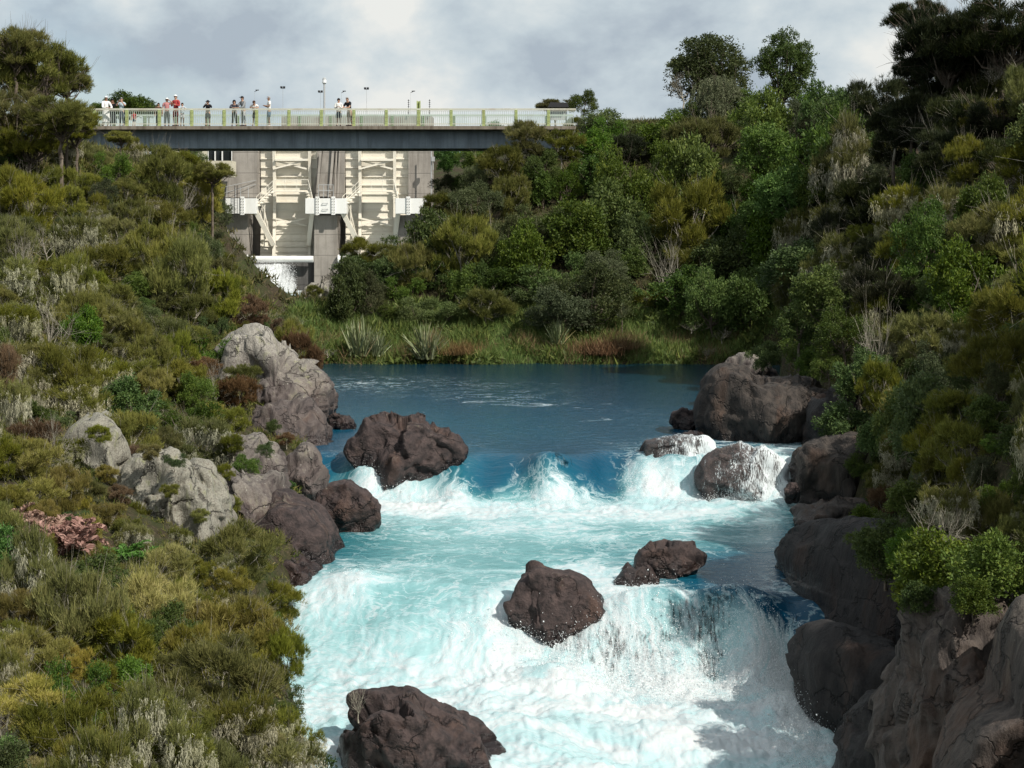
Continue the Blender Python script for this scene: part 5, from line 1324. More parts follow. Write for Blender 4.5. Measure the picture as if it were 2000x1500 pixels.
def plant_px(key, px, py, rpx, label, group=None, hz=.62, Y=None, **k):
    """crown centre seen at px, py with radius rpx; rooted on the slope under it"""
    sz = k.get('sz', 1.0)
    if Y is None:
        r0 = rpx / FPX * 45
        h = hit(px, py, r0 * hz * sz)
        if h is None: h = (0, 110, 0)
        r0 = rpx / FPX * h[1]; h2 = hit(px, py, r0 * hz * sz)
        Y = (h2 or h)[1]
    r = rpx / FPX * Y
    p = P(px, py, Y); g = float(ground(p[0], Y))
    base = p[2] - r * hz * sz
    lo = min(g, base)
    o = plant(key, (p[0], Y, base), r, label, group, **k)
    if base - g > .25 * r and key != 'bare' and not (k.get('nostem') or (rpx < 36 and py > 780)) and not (py > 900 and px > 1500):       # crown stands clear of the slope: carry its stem down to the ground
        me = bpy.data.meshes.new('stem')
        m = MB().tube((0, 0, (g - base) / (r * sz) - .1), (0, 0, -.2), .05 * 1.2, .045, 7)
        st = m.build('stem', BARK, o)
    PLACED.append((px, py, rpx, Y))
    return o
# ---- the trees and shrubs one can point to
E = plant_px
E('kanuka', 78, 135, 105, 'tall olive kanuka with twisted pale limbs rising over the left end of the bridge', Y=72, hz=1.0, var=0, rz=1.0, sz=1.0)
E('kanuka', 15, 215, 85, 'kanuka crown against the left edge of the picture below the tallest one', Y=70, hz=1.0, var=1, rz=.3)
E('kanuka', 120, 225, 85, 'browner kanuka crown with drooping twigs overlapping the bridge end', Y=68, hz=1.0, var=0, rz=2.6, sz=.8)
E('kanuka', 236, 268, 34, 'small sprig topped kanuka standing in front of the bridge girder', Y=84, hz=1.0, var=1, sz=.75)
E('kanuka', 345, 318, 58, 'flat topped kanuka beside the powerhouse windows', Y=82, hz=1.0, var=0, rz=.7, sz=.8)
E('kanuka', 415, 335, 48, 'flat topped kanuka reaching over the left dam pier', Y=82, hz=1.0, var=1, rz=2.7, sz=.8)
E('kanuka', 248, 345, 45, 'leggy kanuka with a bare stem under the bridge', Y=78, hz=1.0, var=1, rz=3.3)
E('bare', 350, 400, 55, 'pale leafless tree among manuka left of the dam', Y=78, var=0)
E('fine', 412, 420, 52, 'blue grey willowy shrub against the left trunnion beam', Y=86, var=0)
E('finebroad', 300, 315, 50, 'pale green bush under the bridge girder left of the powerhouse', Y=90)
E('bright', 100, 325, 45, 'fresh green bush under the far left of the bridge', Y=82)
E('bare', 95, 665, 85, 'grey bare trunked tree with spreading dead limbs on the left bank', var=1)
E('lichen', 50, 730, 75, 'lichen bearded shrub left of the grey bare tree')
E('lichen', 185, 745, 82, 'lichen bearded shrub right of the grey bare tree')
E('lichen', 150, 480, 70, 'grey bearded tree high on the left slope', )
E('lichen', 40, 560, 70, 'grey bearded tree against the left edge halfway up', )
E('broad', 262, 565, 38, 'round light green bush just right of the tan boulder')
E('broad', 255, 800, 72, 'glossy dark green bush above the pale cream slab')
E('finebroad', 365, 820, 78, 'large twiggy green bush above the broad pale cliff face')
E('rust', 460, 770, 55, 'rusty dead shrub against the foot of the grey outcrop')
E('rust', 480, 615, 50, 'rusty brown shrub on top of the grey outcrop')
E('rust', 60, 860, 60, 'rust coloured dead shrub at the left edge above the pale slab')
E('bright', 603, 805, 22, 'tiny bright green bush growing on the face of the grey outcrop', Y=50.5)
E('bright', 560, 950, 20, 'small green tuft in a cleft of the grey shoulder rock', Y=43.5)
E('pink', 130, 1085, 115, 'pink brown dead bracken patch at the lower left', hz=.02, sz=1.3)
E('pink', 55, 1045, 85, 'pink brown dead bracken at the left edge', hz=.02, sz=1.3)
E('fern', 235, 1100, 66, 'vivid green feathery fern beside the pink bracken', hz=.02, sz=1.3)
E('manuka', 460, 1085, 85, 'dark olive manuka with upright feathery sprays beside the waterline rocks')
E('manuka', 540, 1180, 55, 'slender manuka leaning out over the white water')
E('manuka', 430, 1330, 125, 'broad brown green manuka in the lower left with grey beards beneath')
E('lichen', 470, 1440, 100, 'pale lichen draped dead branches under the broad brown green manuka')
E('lichen', 560, 1440, 75, 'pale lichen draped bush by the bottom dark boulder')
E('finebroad', 600, 1310, 68, 'leafy yellow green bush overhanging the white water')
E('bare', 700, 1370, 42, 'small leafless twisted sapling on the dark boulder by the bottom', Y=27.4, var=2, hz=.75)
E('manuka', 130, 1440, 120, 'dense dark olive manuka filling the bottom left corner')
E('bright', 265, 1330, 62, 'lime green leafy bush in the lower left')
E('yellow', 50, 1290, 80, 'yellowish shrub at the left edge below the bracken')
E('yellow', 330, 1110, 70, 'golden green shrub below the broad pale cliff face')
E('tall', 1390, 138, 86, 'tall domed broadleaf tree, left one of the two on the right skyline', Y=124, hz=1.1, var=0, sz=1.05, sx=1.25)
E('bare', 1335, 160, 48, 'thin grey leafless tree at the left of the tall domed tree', Y=122, hz=.9, var=0)
E('tall', 1531, 135, 66, 'tall egg shaped broadleaf tree, right one of the two on the right skyline', Y=126, hz=1.1, var=1, sz=1.15, sx=1.15)
E('willow', 1410, 205, 78, 'soft grey green weeping tree in front of the two tall skyline trees', Y=112, hz=1.0)
E('broad', 245, 212, 62, 'rounded dark tree behind the people at the left of the bridge', Y=145, sz=.6)
E('broad', 200, 220, 40, 'pale green tree behind the white robed person', Y=143, sz=.6)
E('broad', 290, 216, 36, 'lower end of the rounded tree behind the people in red', Y=146, sz=.6)
E('kanuka', 1085, 215, 42, 'brownish spreading tree behind the dark roofed shelter', Y=118, sz=.6)
E('finebroad', 1140, 205, 40, 'thin topped green bush right of the dark roofed shelter', Y=112)
E('manuka', 1020, 275, 52, 'dark kanuka bush covering the right end of the bridge girder', Y=97)
E('manuka', 985, 320, 55, 'olive kanuka bush below the right end of the bridge', Y=96)
E('bright', 875, 330, 55, 'green trees far behind the right end of the dam', Y=150)
E('bright', 930, 318, 45, 'dark blue green trees far behind the bridge', Y=155)
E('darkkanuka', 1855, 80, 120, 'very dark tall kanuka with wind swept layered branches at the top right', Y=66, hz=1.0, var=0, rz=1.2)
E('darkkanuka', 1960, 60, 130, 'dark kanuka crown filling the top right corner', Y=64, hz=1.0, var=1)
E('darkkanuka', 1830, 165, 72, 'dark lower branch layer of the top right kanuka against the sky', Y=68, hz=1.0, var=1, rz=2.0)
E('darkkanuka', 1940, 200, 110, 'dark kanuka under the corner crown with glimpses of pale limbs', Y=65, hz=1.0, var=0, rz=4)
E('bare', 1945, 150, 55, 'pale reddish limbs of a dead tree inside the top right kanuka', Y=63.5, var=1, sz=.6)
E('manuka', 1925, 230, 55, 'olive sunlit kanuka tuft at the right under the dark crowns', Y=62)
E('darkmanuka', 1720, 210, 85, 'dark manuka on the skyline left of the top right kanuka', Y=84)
E('broad', 1640, 215, 48, 'light green bush on the skyline left of the dark manuka', Y=96)
E('kanuka', 1380, 300, 82, 'olive flat topped kanuka cluster below the weeping tree', Y=98)
E('bright', 1500, 300, 78, 'brightest green shrub in the middle of the right hillside', Y=92)
E('bright', 1540, 400, 82, 'bright glossy bush right of the hillside centre', Y=84)
E('bright', 1480, 440, 60, 'smaller bright green shrub below the brightest one', Y=88)
E('fine', 930, 400, 62, 'pale feathery shrub right of the dam above the gates', Y=92)
E('fine', 1180, 520, 62, 'pale grey green domed bush in the lower middle of the far bank', Y=86)
E('manuka', 700, 495, 42, 'young manuka in front of the second dam gate', Y=92)
E('manuka', 745, 500, 34, 'small manuka against the base of the second dam gate', Y=92)
E('fine', 1060, 430, 60, 'feathery yellow green kowhai like bush in the middle hillside', Y=92)
E('lichen', 1650, 440, 75, 'pale lichen crusted tree on the right hillside')
E('lichen', 1760, 420, 70, 'tall lichen streaked tree right of the pale crusted one')
E('manuka', 1960, 620, 95, 'sunlit tan olive manuka against the right edge')
E('yellow', 1770, 800, 62, 'golden olive manuka above the pale bearded tree on the right bank')
E('lichen', 1770, 900, 72, 'pale bearded tree with bare stems on the right bank')
E('manuka', 1870, 810, 72, 'olive manuka right of the golden one on the right bank')
E('finebroad', 1690, 910, 48, 'yellow green leafy shrub hanging beside the craggy boulder')
E('bright', 1690, 1000, 42, 'lime green shrub dangling down to the right shore')
E('rust', 1735, 985, 55, 'dry brown twiggy thicket beside the lime green shrub')
E('broad', 1730, 1085, 80, 'glossy dark leaved bush overhanging the shaded cliff', Y=32)
E('broad', 1840, 1130, 125, 'glossy leaved bush spilling over the sunlit brown cliff', Y=27.5)
E('broad', 1955, 1125, 110, 'glossy leaved bush at the right edge above the smooth slab', Y=26)
E('lichen', 1850, 1010, 75, 'silvery lichen branches above the glossy cliff bushes', Y=29)
E('bare', 1840, 1040, 80, 'leafless silvery branching tree above the sunlit cliff', Y=28, var=0)
E('broad', 1490, 700, 42, 'small dark bush behind the huge shadowed boulder', Y=58)
for q in [('kanuka', 30, 120, 75, 71, 'dense kanuka crown behind the tallest one at the left edge'), ('kanuka', 150, 265, 55, 72, 'low kanuka crown at the left bridge end under the railing'), ('kanuka', 60, 300, 70, 70, 'kanuka with exposed pale trunk just under the left bridge end'),
          ('manuka', 20, 330, 70, 72, 'dark manuka at the left edge level with the bridge girder'), ('kanuka', 130, 175, 60, 73, 'ragged kanuka crown right of the tallest one'), ('manuka', 175, 320, 50, 76, 'manuka below the girder at the left bridge end'),
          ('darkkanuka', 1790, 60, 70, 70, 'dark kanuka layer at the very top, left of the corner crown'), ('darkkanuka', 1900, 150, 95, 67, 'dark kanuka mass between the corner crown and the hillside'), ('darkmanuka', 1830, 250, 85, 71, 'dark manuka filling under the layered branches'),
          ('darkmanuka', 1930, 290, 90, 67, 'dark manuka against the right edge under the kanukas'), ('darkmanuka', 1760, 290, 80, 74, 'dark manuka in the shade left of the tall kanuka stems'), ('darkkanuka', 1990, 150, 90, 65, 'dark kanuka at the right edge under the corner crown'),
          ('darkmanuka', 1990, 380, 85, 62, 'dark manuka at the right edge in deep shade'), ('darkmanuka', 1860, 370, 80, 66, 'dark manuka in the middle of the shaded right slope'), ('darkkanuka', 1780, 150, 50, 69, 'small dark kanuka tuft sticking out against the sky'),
          ('manuka', 1095, 290, 48, 97, 'olive manuka where the bridge meets the right bank'), ('broad', 1150, 290, 50, 99, 'broad leaved bush with reddish tips at the right bridge end'), ('finebroad', 1060, 330, 52, 96, 'green bush below the right bridge end'),
          ('broad', 1605, 590, 80, 54, 'big dark bush overhanging the huge shadowed boulder'), ('finebroad', 1650, 660, 85, 50, 'twiggy bush casting shade on the huge shadowed boulder'), ('broad', 1560, 640, 60, 57, 'dark bush at the left foot of the shaded gully'), ('darkmanuka', 1700, 590, 85, 51, 'dark manuka over the right river bank'),
          ('broad', 1680, 740, 65, 47.5, 'shiny leaved bush above the upper brown rock wall'), ('finebroad', 1620, 720, 50, 50, 'small twiggy bush right on top of the huge shadowed boulder'),
          ('yellow', 250, 1110, 50, 34, 'golden shrub at the foot of the broad pale cliff face'), ('lichen', 400, 1120, 55, 34.5, 'bearded shrub below the narrow pale slab'), ('manuka', 180, 1090, 50, 33.5, 'olive manuka left of the vivid fern'), ('yellow', 190, 985, 40, 35.2, 'yellow olive shrub on the cream cliff slab'),
          ('manuka', 330, 960, 22, 34.6, 'tiny manuka rooted on the broad pale cliff face'), ('rust', 270, 1060, 30, 34.3, 'rusty tuft low on the broad pale cliff face'), ('manuka', 425, 930, 34, 37, 'manuka beside the top of the narrow pale slab'), ('finebroad', 480, 915, 38, 40, 'green bush on the grey rock shelf'),
          ('manuka', 500, 1010, 30, 40, 'small manuka on the dark rocks above the eddy'), ('finebroad', 535, 830, 22, 47.6, 'small green tuft on the brown flank of the outcrop'), ('manuka', 470, 740, 42, 50, 'olive manuka growing against the left side of the outcrop'), ('manuka', 440, 830, 50, 46, 'olive manuka left of the brown flank'),
          ('darkmanuka', 1800, 235, 80, 66, 'dark manuka around the foot of the layered kanuka branches'), ('darkmanuka', 1890, 240, 80, 63, 'dark manuka between the tall kanuka stems'), ('darkkanuka', 1960, 260, 80, 61, 'dark kanuka clump at the right edge over the tan tuft'), ('darkmanuka', 1745, 255, 70, 70, 'dark manuka on the skyline just left of the layered branches'),
          ('darkmanuka', 1850, 300, 80, 62, 'dark manuka below the tall kanuka stems'), ('darkmanuka', 1940, 330, 75, 59, 'dark manuka low in the shade at the right edge'),
          ('manuka', 452, 560, 32, None, 'manuka at the brink of the spillway pool'), ('manuka', 436, 515, 32, None, 'manuka against the lower left dam pier'), ('finebroad', 505, 630, 30, None, 'green bush where the left slope meets the spillway pool'), ('rust', 535, 640, 26, None, 'brown bush below the spillway pool'), ('manuka', 560, 650, 26, None, 'olive bush at the left end of the far bank'),
          ('finebroad', 590, 600, 30, 90, 'green bush over the low reddish boulder'), ('manuka', 612, 570, 20, 96, 'small manuka between the two grey boulders'), ('bright', 875, 318, 30, 112, 'bright green bush just right of the dam control box'), ('broad', 915, 312, 34, 110, 'mid green bush under the bridge right of the dam'), ('fine', 870, 365, 34, 104, 'grey green bush under the control box of the dam'), ('finebroad', 905, 355, 34, 104, 'fine leaved bush right of the dam above the slope'),
          ('broad', 1460, 215, 50, 112, 'mid green bush between the two tall skyline trees'), ('finebroad', 1340, 235, 48, 112, 'green bush under the thin grey leafless tree'), ('broad', 1580, 215, 40, 110, 'mid green bush right of the egg shaped tree'),
          ('manuka', 250, 1015, 44, 34.8, 'olive manuka hiding the gap between the two pale cliff faces'), ('lichen', 300, 1130, 52, 32.5, 'bearded shrub right of the vivid fern'), ('yellow', 120, 1000, 55, 33, 'golden olive shrub above the pink bracken'), ('manuka', 500, 1120, 45, 35.5, 'olive shrub on the lip above the dark waterline face'), ('lichen', 350, 1060, 36, 34, 'small bearded shrub against the foot of the streaked cliff'),
          ('manuka', 170, 960, 40, None, 'olive shrub against the cream cliff slab'), ('yellow', 215, 1010, 42, None, 'golden shrub below the cream cliff slab'), ('lichen', 265, 1060, 44, None, 'bearded shrub right of the pink bracken top'), ('finebroad', 150, 1015, 34, None, 'fine green bush between slab and pink bracken'), ('manuka', 320, 1100, 44, None, 'olive shrub at the foot of the streaked cliff'),
          ('yellow', 205, 930, 28, None, 'small golden shrub in the notch between the pale slabs'), ('rust', 230, 970, 30, None, 'brown twiggy shrub under the notch between the pale slabs'), ('manuka', 370, 1120, 44, None, 'olive shrub below the right end of the streaked cliff'), ('finebroad', 290, 1095, 30, None, 'small green bush under the streaked cliff'), ('lichen', 520, 1200, 40, None, 'bearded shrub at the lip above the dark waterline face'), ('manuka', 250, 1035, 34, None, 'small olive shrub at the lower left corner of the streaked cliff'),
          ('lichen', 140, 890, 42, None, 'bearded shrub leaning on the cream cliff slab'), ('manuka', 195, 850, 30, 35.4, 'olive tuft draped over the cream cliff slab'), ('finebroad', 340, 900, 26, 34.8, 'small green bush draped over the top of the streaked cliff'), ('yellow', 290, 885, 26, 35, 'golden tuft on the top edge of the streaked cliff'), ('manuka', 395, 1010, 22, 34.9, 'tiny olive tuft in a crack right of the streaked cliff'),
          ('manuka', 445, 990, 34, 38, 'olive shrub between the narrow slab and the grey shelf'), ('finebroad', 520, 880, 24, 42, 'green bush wedged above the lichened rock step'), ('rust', 560, 860, 20, 46.5, 'brown tuft on the brown flank of the outcrop'), ('manuka', 455, 870, 34, 42.5, 'olive shrub on the lichened rock step'), ('manuka', 600, 1000, 16, 42.6, 'tiny shrub in the cleft of the grey shoulder'),
          ('broad', 1690, 1030, 48, 36, 'glossy bush growing on the brow of the shaded cliff'), ('finebroad', 1750, 1030, 55, 34, 'fine leaved bush on the shaded cliff top'), ('broad', 1800, 1130, 60, 29, 'glossy bush between the shaded and the sunlit cliffs'),
          ('broad', 1800, 1175, 52, 26.6, 'shiny leaved bush hanging over the top of the sunlit cliff'), ('broad', 1900, 1170, 60, 25.4, 'lowest glossy bush drooping over the sunlit cliff'), ('finebroad', 1690, 1060, 42, 33, 'yellow green fringe of leaves above the shaded cliff'), ('broad', 1780, 1080, 60, 29.5, 'dark leaved bush under the silvery branches')]:
    E(q[0], q[1], q[2], q[3], q[5], Y=q[4])
E('flax', 703, 690, 50, 'large clump of grey green flax blades, left one on the far bank', hz=.1, Y=80.6, var=0)
E('flax', 735, 692, 34, 'smaller flax clump tucked right of the large one', hz=.1, Y=80.6, var=1)
E('flax', 832, 696, 50, 'large clump of flax with tallest blades, middle of the far bank', hz=.1, Y=80.3, var=1, rz=2)
E('flax', 1090, 668, 34, 'dark drooping flax clump right of the middle of the far bank', hz=.1, Y=81.5, var=0, rz=3)
E('flax', 1215, 618, 22, 'small flax tuft under the grey green domed bush', hz=.1, Y=83, var=1)
E('flax', 578, 650, 24, 'small flax tuft at the left end of the far bank', hz=.1, Y=78, var=0)
E('reed', 1165, 690, 40, 'rusty brown dead reeds at the water on the far bank', hz=.1, Y=80.4)
E('reed', 1205, 680, 38, 'rusty brown dead reeds a little right along the far bank', hz=.1, Y=80.8)
E('reed', 900, 690, 36, 'brown tangle of dead stalks right of the flax on the far bank', hz=.1, Y=80.4)
E('bare', 1410, 655, 38, 'tangle of pale driftwood branches on the grassy far bank', Y=81.5, var=1, sz=.5)
E('bare', 1380, 690, 34, 'low driftwood branches at the waterline of the far bank', Y=80.2, var=2, sz=.4)
E('bare', 1350, 640, 30, 'thin fallen branches on the grassy bank right of the reeds', Y=82, var=0, sz=.45)
E('bare', 640, 690, 26, 'fallen sticks at the waterline left of the large flax', Y=80, var=0, sz=.4)

# unseen shrubs added on the bank past the right edge, to shade the cliff
for i_, (x_, y_, s__, k_) in enumerate([(14.5, 31.5, 2.3, 'broad'), (14.8, 35.5, 2.3, 'finebroad'), (10.4, 29.6, 1.7, 'manuka'), (12.2, 31.0, 2.2, 'broad'), (11.0, 32.2, 1.6, 'darkmanuka'), (13.0, 29.0, 2.3, 'finebroad'), (13.4, 33.6, 2.2, 'broad'), (12.4, 34.4, 1.9, 'manuka')]):
    plant(k_, (x_, y_, float(ground(x_, y_)) - .1), s__, ['leftmost', 'second', 'third', 'fourth', 'fifth', 'sixth', 'seventh', 'last'][i_] + ' tall unseen shrub added on the right bank to shade the cliff', 'unseen shrubs added for shade', sz=1.5)
# ---- the rest of the bush, shrub by shrub
NOVEG = [[(600, 690), (1500, 690), (1600, 800), (1640, 980), (1560, 1300), (1640, 1500), (660, 1500), (650, 1380), (560, 1220), (640, 1000), (630, 740)],
         [(440, 285), (850, 285), (850, 400), (780, 470), (660, 470), (640, 560), (570, 600), (490, 610), (470, 560), (420, 440)],
         [(400, 286), (452, 286), (452, 318), (400, 318)],
         [(0, 0), (0, 40), (180, 60), (190, 205), (260, 292), (940, 292), (1000, 250), (1200, 235), (1650, 215), (1700, 120), (1760, 0)],
         [(590, 610), (1500, 610), (1500, 700), (590, 710)],
         [(1560, 1150), (1700, 1180), (1990, 1190), (2000, 1500), (1600, 1500)]]
LOOK = dict(manuka='olive feathery manuka', darkmanuka='dark manuka', broad='glossy mid green broadleaf shrub', bright='fresh green broadleaf shrub', fine='grey green fine leaved bush', finebroad='fine leaved green bush',
            lichen='lichen bearded small tree', rust='rusty dead shrub', yellow='yellowish olive shrub', bare='pale leafless branches', fern='bright green fern')
MARKS = [((50, 420), 'below the tall kanuka at the left edge'), ((160, 400), 'on the slope under the left bridge end'), ((230, 330), 'right below the bridge near its left end'), ((330, 400), 'left of the powerhouse windows'),
    ((400, 500), 'beside the left dam pier'), ((60, 620), 'at the left edge above the bare tree'), ((200, 620), 'left of the tan boulder'), ((330, 600), 'right of the tan boulder'), ((480, 580), 'beside the spillway pool on the left'),
    ((330, 700), 'behind the grey outcrop'), ((400, 660), 'left of the outcrop top'), ((90, 800), 'above the cream cliff slab'), ((300, 780), 'above the broad pale cliff'), ((450, 900), 'between the pale cliff and the grey shoulder'),
    ((60, 960), 'left of the cream cliff slab'), ((180, 1050), 'just above the pink bracken'), ((300, 1160), 'below the vivid fern'), ((120, 1180), 'below the pink bracken'), ((420, 1200), 'above the broad brown manuka'),
    ((540, 1240), 'at the brink of the rapids'), ((60, 1380), 'near the bottom left corner'), ((260, 1430), 'at the bottom between the two big manukas'), ((600, 1470), 'at the bottom beside the dark boulder'),
    ((620, 600), 'around the upright grey boulder'), ((720, 560), 'below the second dam gate'), ((850, 430), 'against the right side of the dam'), ((850, 570), 'above the middle flax'), ((960, 480), 'on the slope right of the dam'),
    ((980, 380), 'below the hidden bridge end'), ((1100, 300), 'above the bridge abutment'), ((1120, 420), 'mid slope below the abutment'), ((1060, 580), 'behind the drooping flax'), ((1250, 270), 'on the ridge left of the weeping tree'),
    ((1250, 380), 'on the hillside below the ridge'), ((1280, 500), 'low on the middle hillside'), ((1300, 590), 'over the grassy far bank'), ((1420, 540), 'under the bright green shrubs'), ((1560, 260), 'on the ridge under the egg shaped tree'),
    ((1600, 520), 'in the dark gully of the right hillside'), ((1640, 340), 'below the skyline manuka'), ((1780, 320), 'in deep shade below the dark kanukas'), ((1920, 380), 'at the right edge below the dark kanukas'),
    ((1700, 560), 'below the lichen crusted tree'), ((1840, 540), 'on the sunlit right slope'), ((1620, 660), 'behind the huge shadowed boulder'), ((1750, 690), 'above the golden manuka'), ((1900, 720), 'beside the tan olive manuka'),
    ((1950, 860), 'at the right edge above the silvery tree'), ((1800, 960), 'beside the pale bearded tree'), ((1960, 1000), 'above the glossy cliff bushes')]
REG = [  # polygon, spacing, radii, kinds
    ([(0, 290), (440, 290), (470, 560), (560, 640), (0, 640)], 46, (34, 56), dict(manuka=62, finebroad=9, fine=8, broad=5, lichen=14, rust=1, yellow=3, bare=5)),
    ([(0, 640), (440, 640), (440, 900), (0, 900)], 46, (36, 60), dict(manuka=36, lichen=24, finebroad=16, rust=6, broad=8, yellow=9, bare=5)),
    ([(440, 600), (600, 620), (600, 720), (540, 680), (440, 640)], 34, (24, 36), dict(manuka=40, rust=16, finebroad=34)),
    ([(0, 900), (560, 900), (560, 1120), (0, 1120)], 52, (42, 66), dict(manuka=30, lichen=26, yellow=28, finebroad=10, rust=5, bright=2)),
    ([(0, 1120), (560, 1120), (640, 1300), (680, 1420), (640, 1560), (0, 1560)], 62, (52, 85), dict(manuka=20, lichen=34, yellow=30, finebroad=14, bright=5, bare=6)),
    ([(570, 560), (660, 500), (850, 400), (950, 300), (950, 620), (600, 640)], 44, (38, 60), dict(manuka=14, finebroad=34, broad=30, fine=15, bright=5, bare=2)),
    ([(950, 260), (1640, 240), (1560, 620), (950, 620)], 60, (56, 88), dict(broad=34, finebroad=26, fine=14, bright=12, manuka=9, darkmanuka=4, bare=1)),
    ([(1120, 205), (1680, 205), (1660, 260), (1120, 270)], 48, (30, 44), dict(broad=25, finebroad=30, fine=20, manuka=25)),
    ([(1560, 250), (2060, 120), (2060, 560), (1560, 640)], 56, (50, 80), dict(broad=24, finebroad=24, darkmanuka=18, manuka=12, lichen=14, fine=8, bare=2)),
    ([(1540, 620), (2060, 560), (2060, 1080), (1720, 1060), (1620, 860)], 54, (46, 74), dict(broad=22, finebroad=26, manuka=20, lichen=18, fine=8, yellow=6, bare=2)),
]
fr = random.Random(17); cnt = 0; NFIX = len(PLACED)
for poly, sp, (ra, rb), kinds in REG:
    xs_ = [q[0] for q in poly]; ys2 = [q[1] for q in poly]
    pts = []
    for _ in range(2600):
        x, y = fr.uniform(min(xs_), max(xs_)), fr.uniform(min(ys2), max(ys2))
        if not inpoly(x, y, poly): continue
        if any(inpoly(x, y, q) for q in NOVEG): continue
        r = fr.uniform(ra, rb) * fr.choice((.75, .9, 1.1, 1.25, 1.45))
        bad = False
        for q in ROCKPOLY[:34]:
            if inpoly(x, y, q): bad = True; break
            if min((x - a) ** 2 + (y - b) ** 2 for a, b in q) < (r * .30) ** 2: bad = True; break
        for q in NOVEG[:3]:
            if min(inpoly(x + r * .8 * cos(k), y + r * .8 * sin(k), q) for k in range(6)) or sum(inpoly(x + r * .75 * cos(k * 1.05), y + r * .75 * sin(k * 1.05), q) for k in range(6)) > 1: bad = True
        if bad: continue
        if any((x - a) ** 2 + (y - b) ** 2 < (sp * .86) ** 2 for i_, (a, b) in enumerate(pts)): continue
        if any((x - a) ** 2 + (y - b) ** 2 < (.42 * (rr_ + r) * .8) ** 2 for a, b, rr_, _ in PLACED[:NFIX]): continue
        pts.append((x, y))
        k = fr.choices(list(kinds), list(kinds.values()))[0]
        near = min(MARKS, key=lambda m: (m[0][0] - x) ** 2 + (m[0][1] - y) ** 2)[1]
        lab = LOOK[k] + ' ' + near
        plant_px(k, x, y, r, lab, lab, sz=fr.choice((.75, .9, 1.0, 1.15, 1.4, 1.6)))
        cnt += 1
n2 = 0
for pi_, (poly, sp, (ra, rb), kinds) in enumerate(REG):
    xs_ = [q[0] for q in poly]; ys2 = [q[1] for q in poly]
    for _ in range(700):
        if n2 > 230: break
        x, y = fr.uniform(max(0, min(xs_)), min(2000, max(xs_))), fr.uniform(min(ys2), min(1500, max(ys2)))
        if not inpoly(x, y, poly) or any(inpoly(x, y, q) for q in NOVEG) or any(inpoly(x, y, q) for q in ROCKPOLY[:44]): continue
        if any((x - a) ** 2 + (y - b) ** 2 < (.78 * r_) ** 2 for a, b, r_, _ in PLACED): continue
        r = fr.uniform(ra, rb) * .72
        k = fr.choices(list(kinds), list(kinds.values()))[0]
        near = min(MARKS, key=lambda m: (m[0][0] - x) ** 2 + (m[0][1] - y) ** 2)[1]
        lab = LOOK[k] + ' ' + near
        plant_px(k, x, y, r, lab, lab, sz=fr.choice((.8, 1.0, 1.3))); n2 += 1
print('fill shrubs', cnt, n2)
# neighbours that look alike: told apart by their order from the left
seen = {}
for o in COL.objects:
    if o.get('group') and o['group'] == o.get('label'): seen.setdefault(o['label'], []).append(o)
ORD = ['leftmost', 'second from left', 'third from left', 'fourth from left', 'fifth from left', 'sixth from left', 'seventh from left', 'eighth from left', 'ninth from left', 'tenth from left', 'eleventh from left', 'twelfth from left', 'thirteenth from left', 'fourteenth from left']
for lab, os_ in seen.items():
    if len(os_) == 1: del os_[0]['group']; continue
    os_.sort(key=lambda o: o.location.x / o.location.y)
    for i_, o in enumerate(os_):
        o['label'] = ('rightmost' if i_ == len(os_) - 1 else ORD[min(i_, 13)]) + ' ' + lab

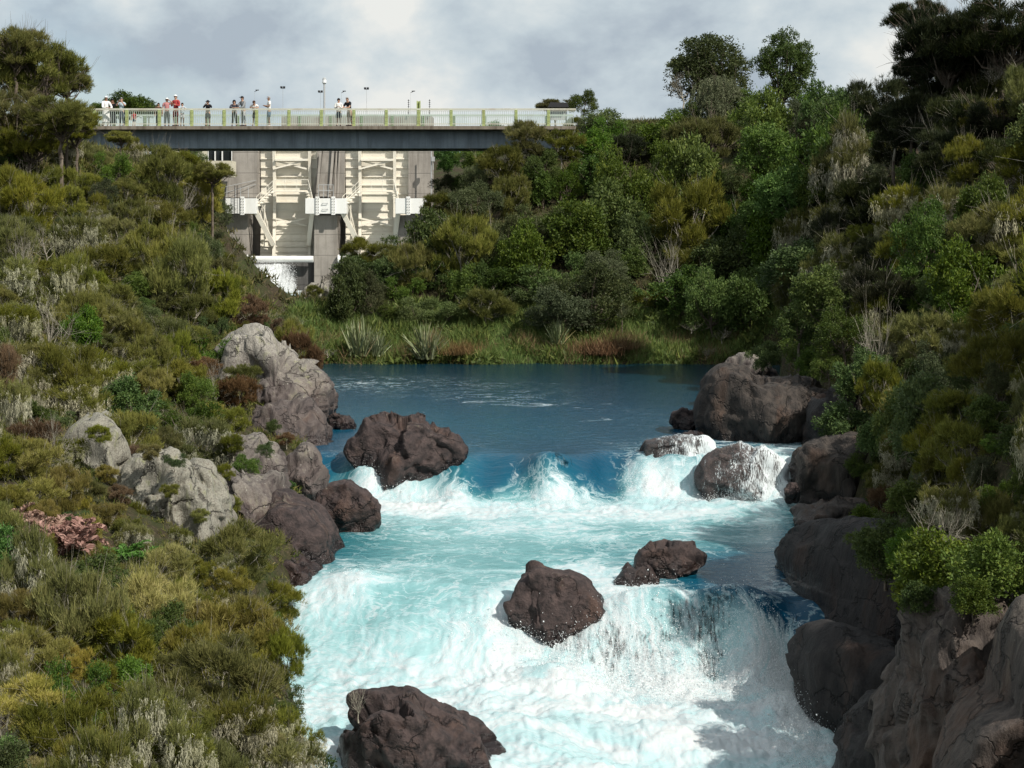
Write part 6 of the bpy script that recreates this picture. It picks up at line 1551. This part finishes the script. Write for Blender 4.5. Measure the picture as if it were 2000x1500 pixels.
# ---- undergrowth, bank grass: nobody could count these
def scatter(name, N, xr, yr, keep, mat, seed, size=(.16, .4), up=.7, wide=.10, near_w=True, quad=True):
    rng = np.random.default_rng(seed)
    x = rng.uniform(*xr, N * 3); y = rng.uniform(yr[0], yr[1], N * 3)
    k = keep(x, y); x, y = x[k][:N], y[k][:N]; z = ground(x, y); n = len(x)
    m = 18; L = Leaves(); s_ = .75 * rng.uniform(*size, n) * np.clip(y / 60, .3, 1.4)
    c = np.repeat(np.stack([x, y, z], -1), m, 0); ss = np.repeat(s_, m)
    c = c + rng.normal(size=c.shape) * (ss * .45)[:, None] * np.array([1, 1, .25]); c[:, 2] = np.maximum(c[:, 2], np.repeat(z, m) - .03) + ss * .1 * rng.random(n * m)
    d = unit(rng.normal(size=c.shape) * .6 + np.array([0, 0, up])); ti = .5 * np.repeat(rng.random(n), m) + .5 * rng.random(n * m)
    if quad: L.blades(c, d, ss * rng.uniform(.5, 1.3, n * m), ss * wide * 2.0, ti, rng)
    else: L.blades(c, d, ss * rng.uniform(.7, 1.6, n * m), ss * wide, ti, rng)
    me = L.mesh(name); me.materials.append(mat)
    return tag(link(name, me), kind='stuff')
sl = lambda x, y: shore_d(x, y) > .35
scatter('undergrowth', 15000, (-40, -1.5), (12, 84), lambda x, y: sl(x, y) & (x < -1.5) & (np.abs(x / y) < .36), LM['litter'], 1)
scatter('undergrowth', 9000, (1.5, 42), (14, 84), lambda x, y: sl(x, y) & (x > 1.5) & (np.abs(x / y) < .44), LM['litter'], 2)
scatter('undergrowth', 6000, (-36, 40), (84, 125), lambda x, y: sl(x, y) & (np.abs(x / y) < .34) & ~((x < -4) & (y > 99.5)), LM['litter'], 3, (.2, .5))
scatter('bank_grass', 6500, (-11, 15), (79.9, 86), lambda x, y: (shore_d(x, y) > .1), LM['grass'], 4, (.16, .42), 1.1, .07, quad=False)
scatter('bank_weeds', 2600, (-11, 15), (79.9, 86.5), lambda x, y: (shore_d(x, y) > .3) & (pnoise(x * .5, y * .5, 0 * x) > 0), LM['broad'], 5, (.25, .5), .7, .16)
scatter('bank_reeds', 900, (-11, 15), (79.8, 83), lambda x, y: (shore_d(x, y) > .05) & (pnoise(x * .6 + 7, y * .5, 0 * x) > .15), LM['reed'], 6, (.25, .6), .8, .05, quad=False)

for o in COL.objects:
    if o.get('label') and not 4 <= len(o['label'].split()) <= 16: print('LABEL', len(o['label'].split()), o['label'])
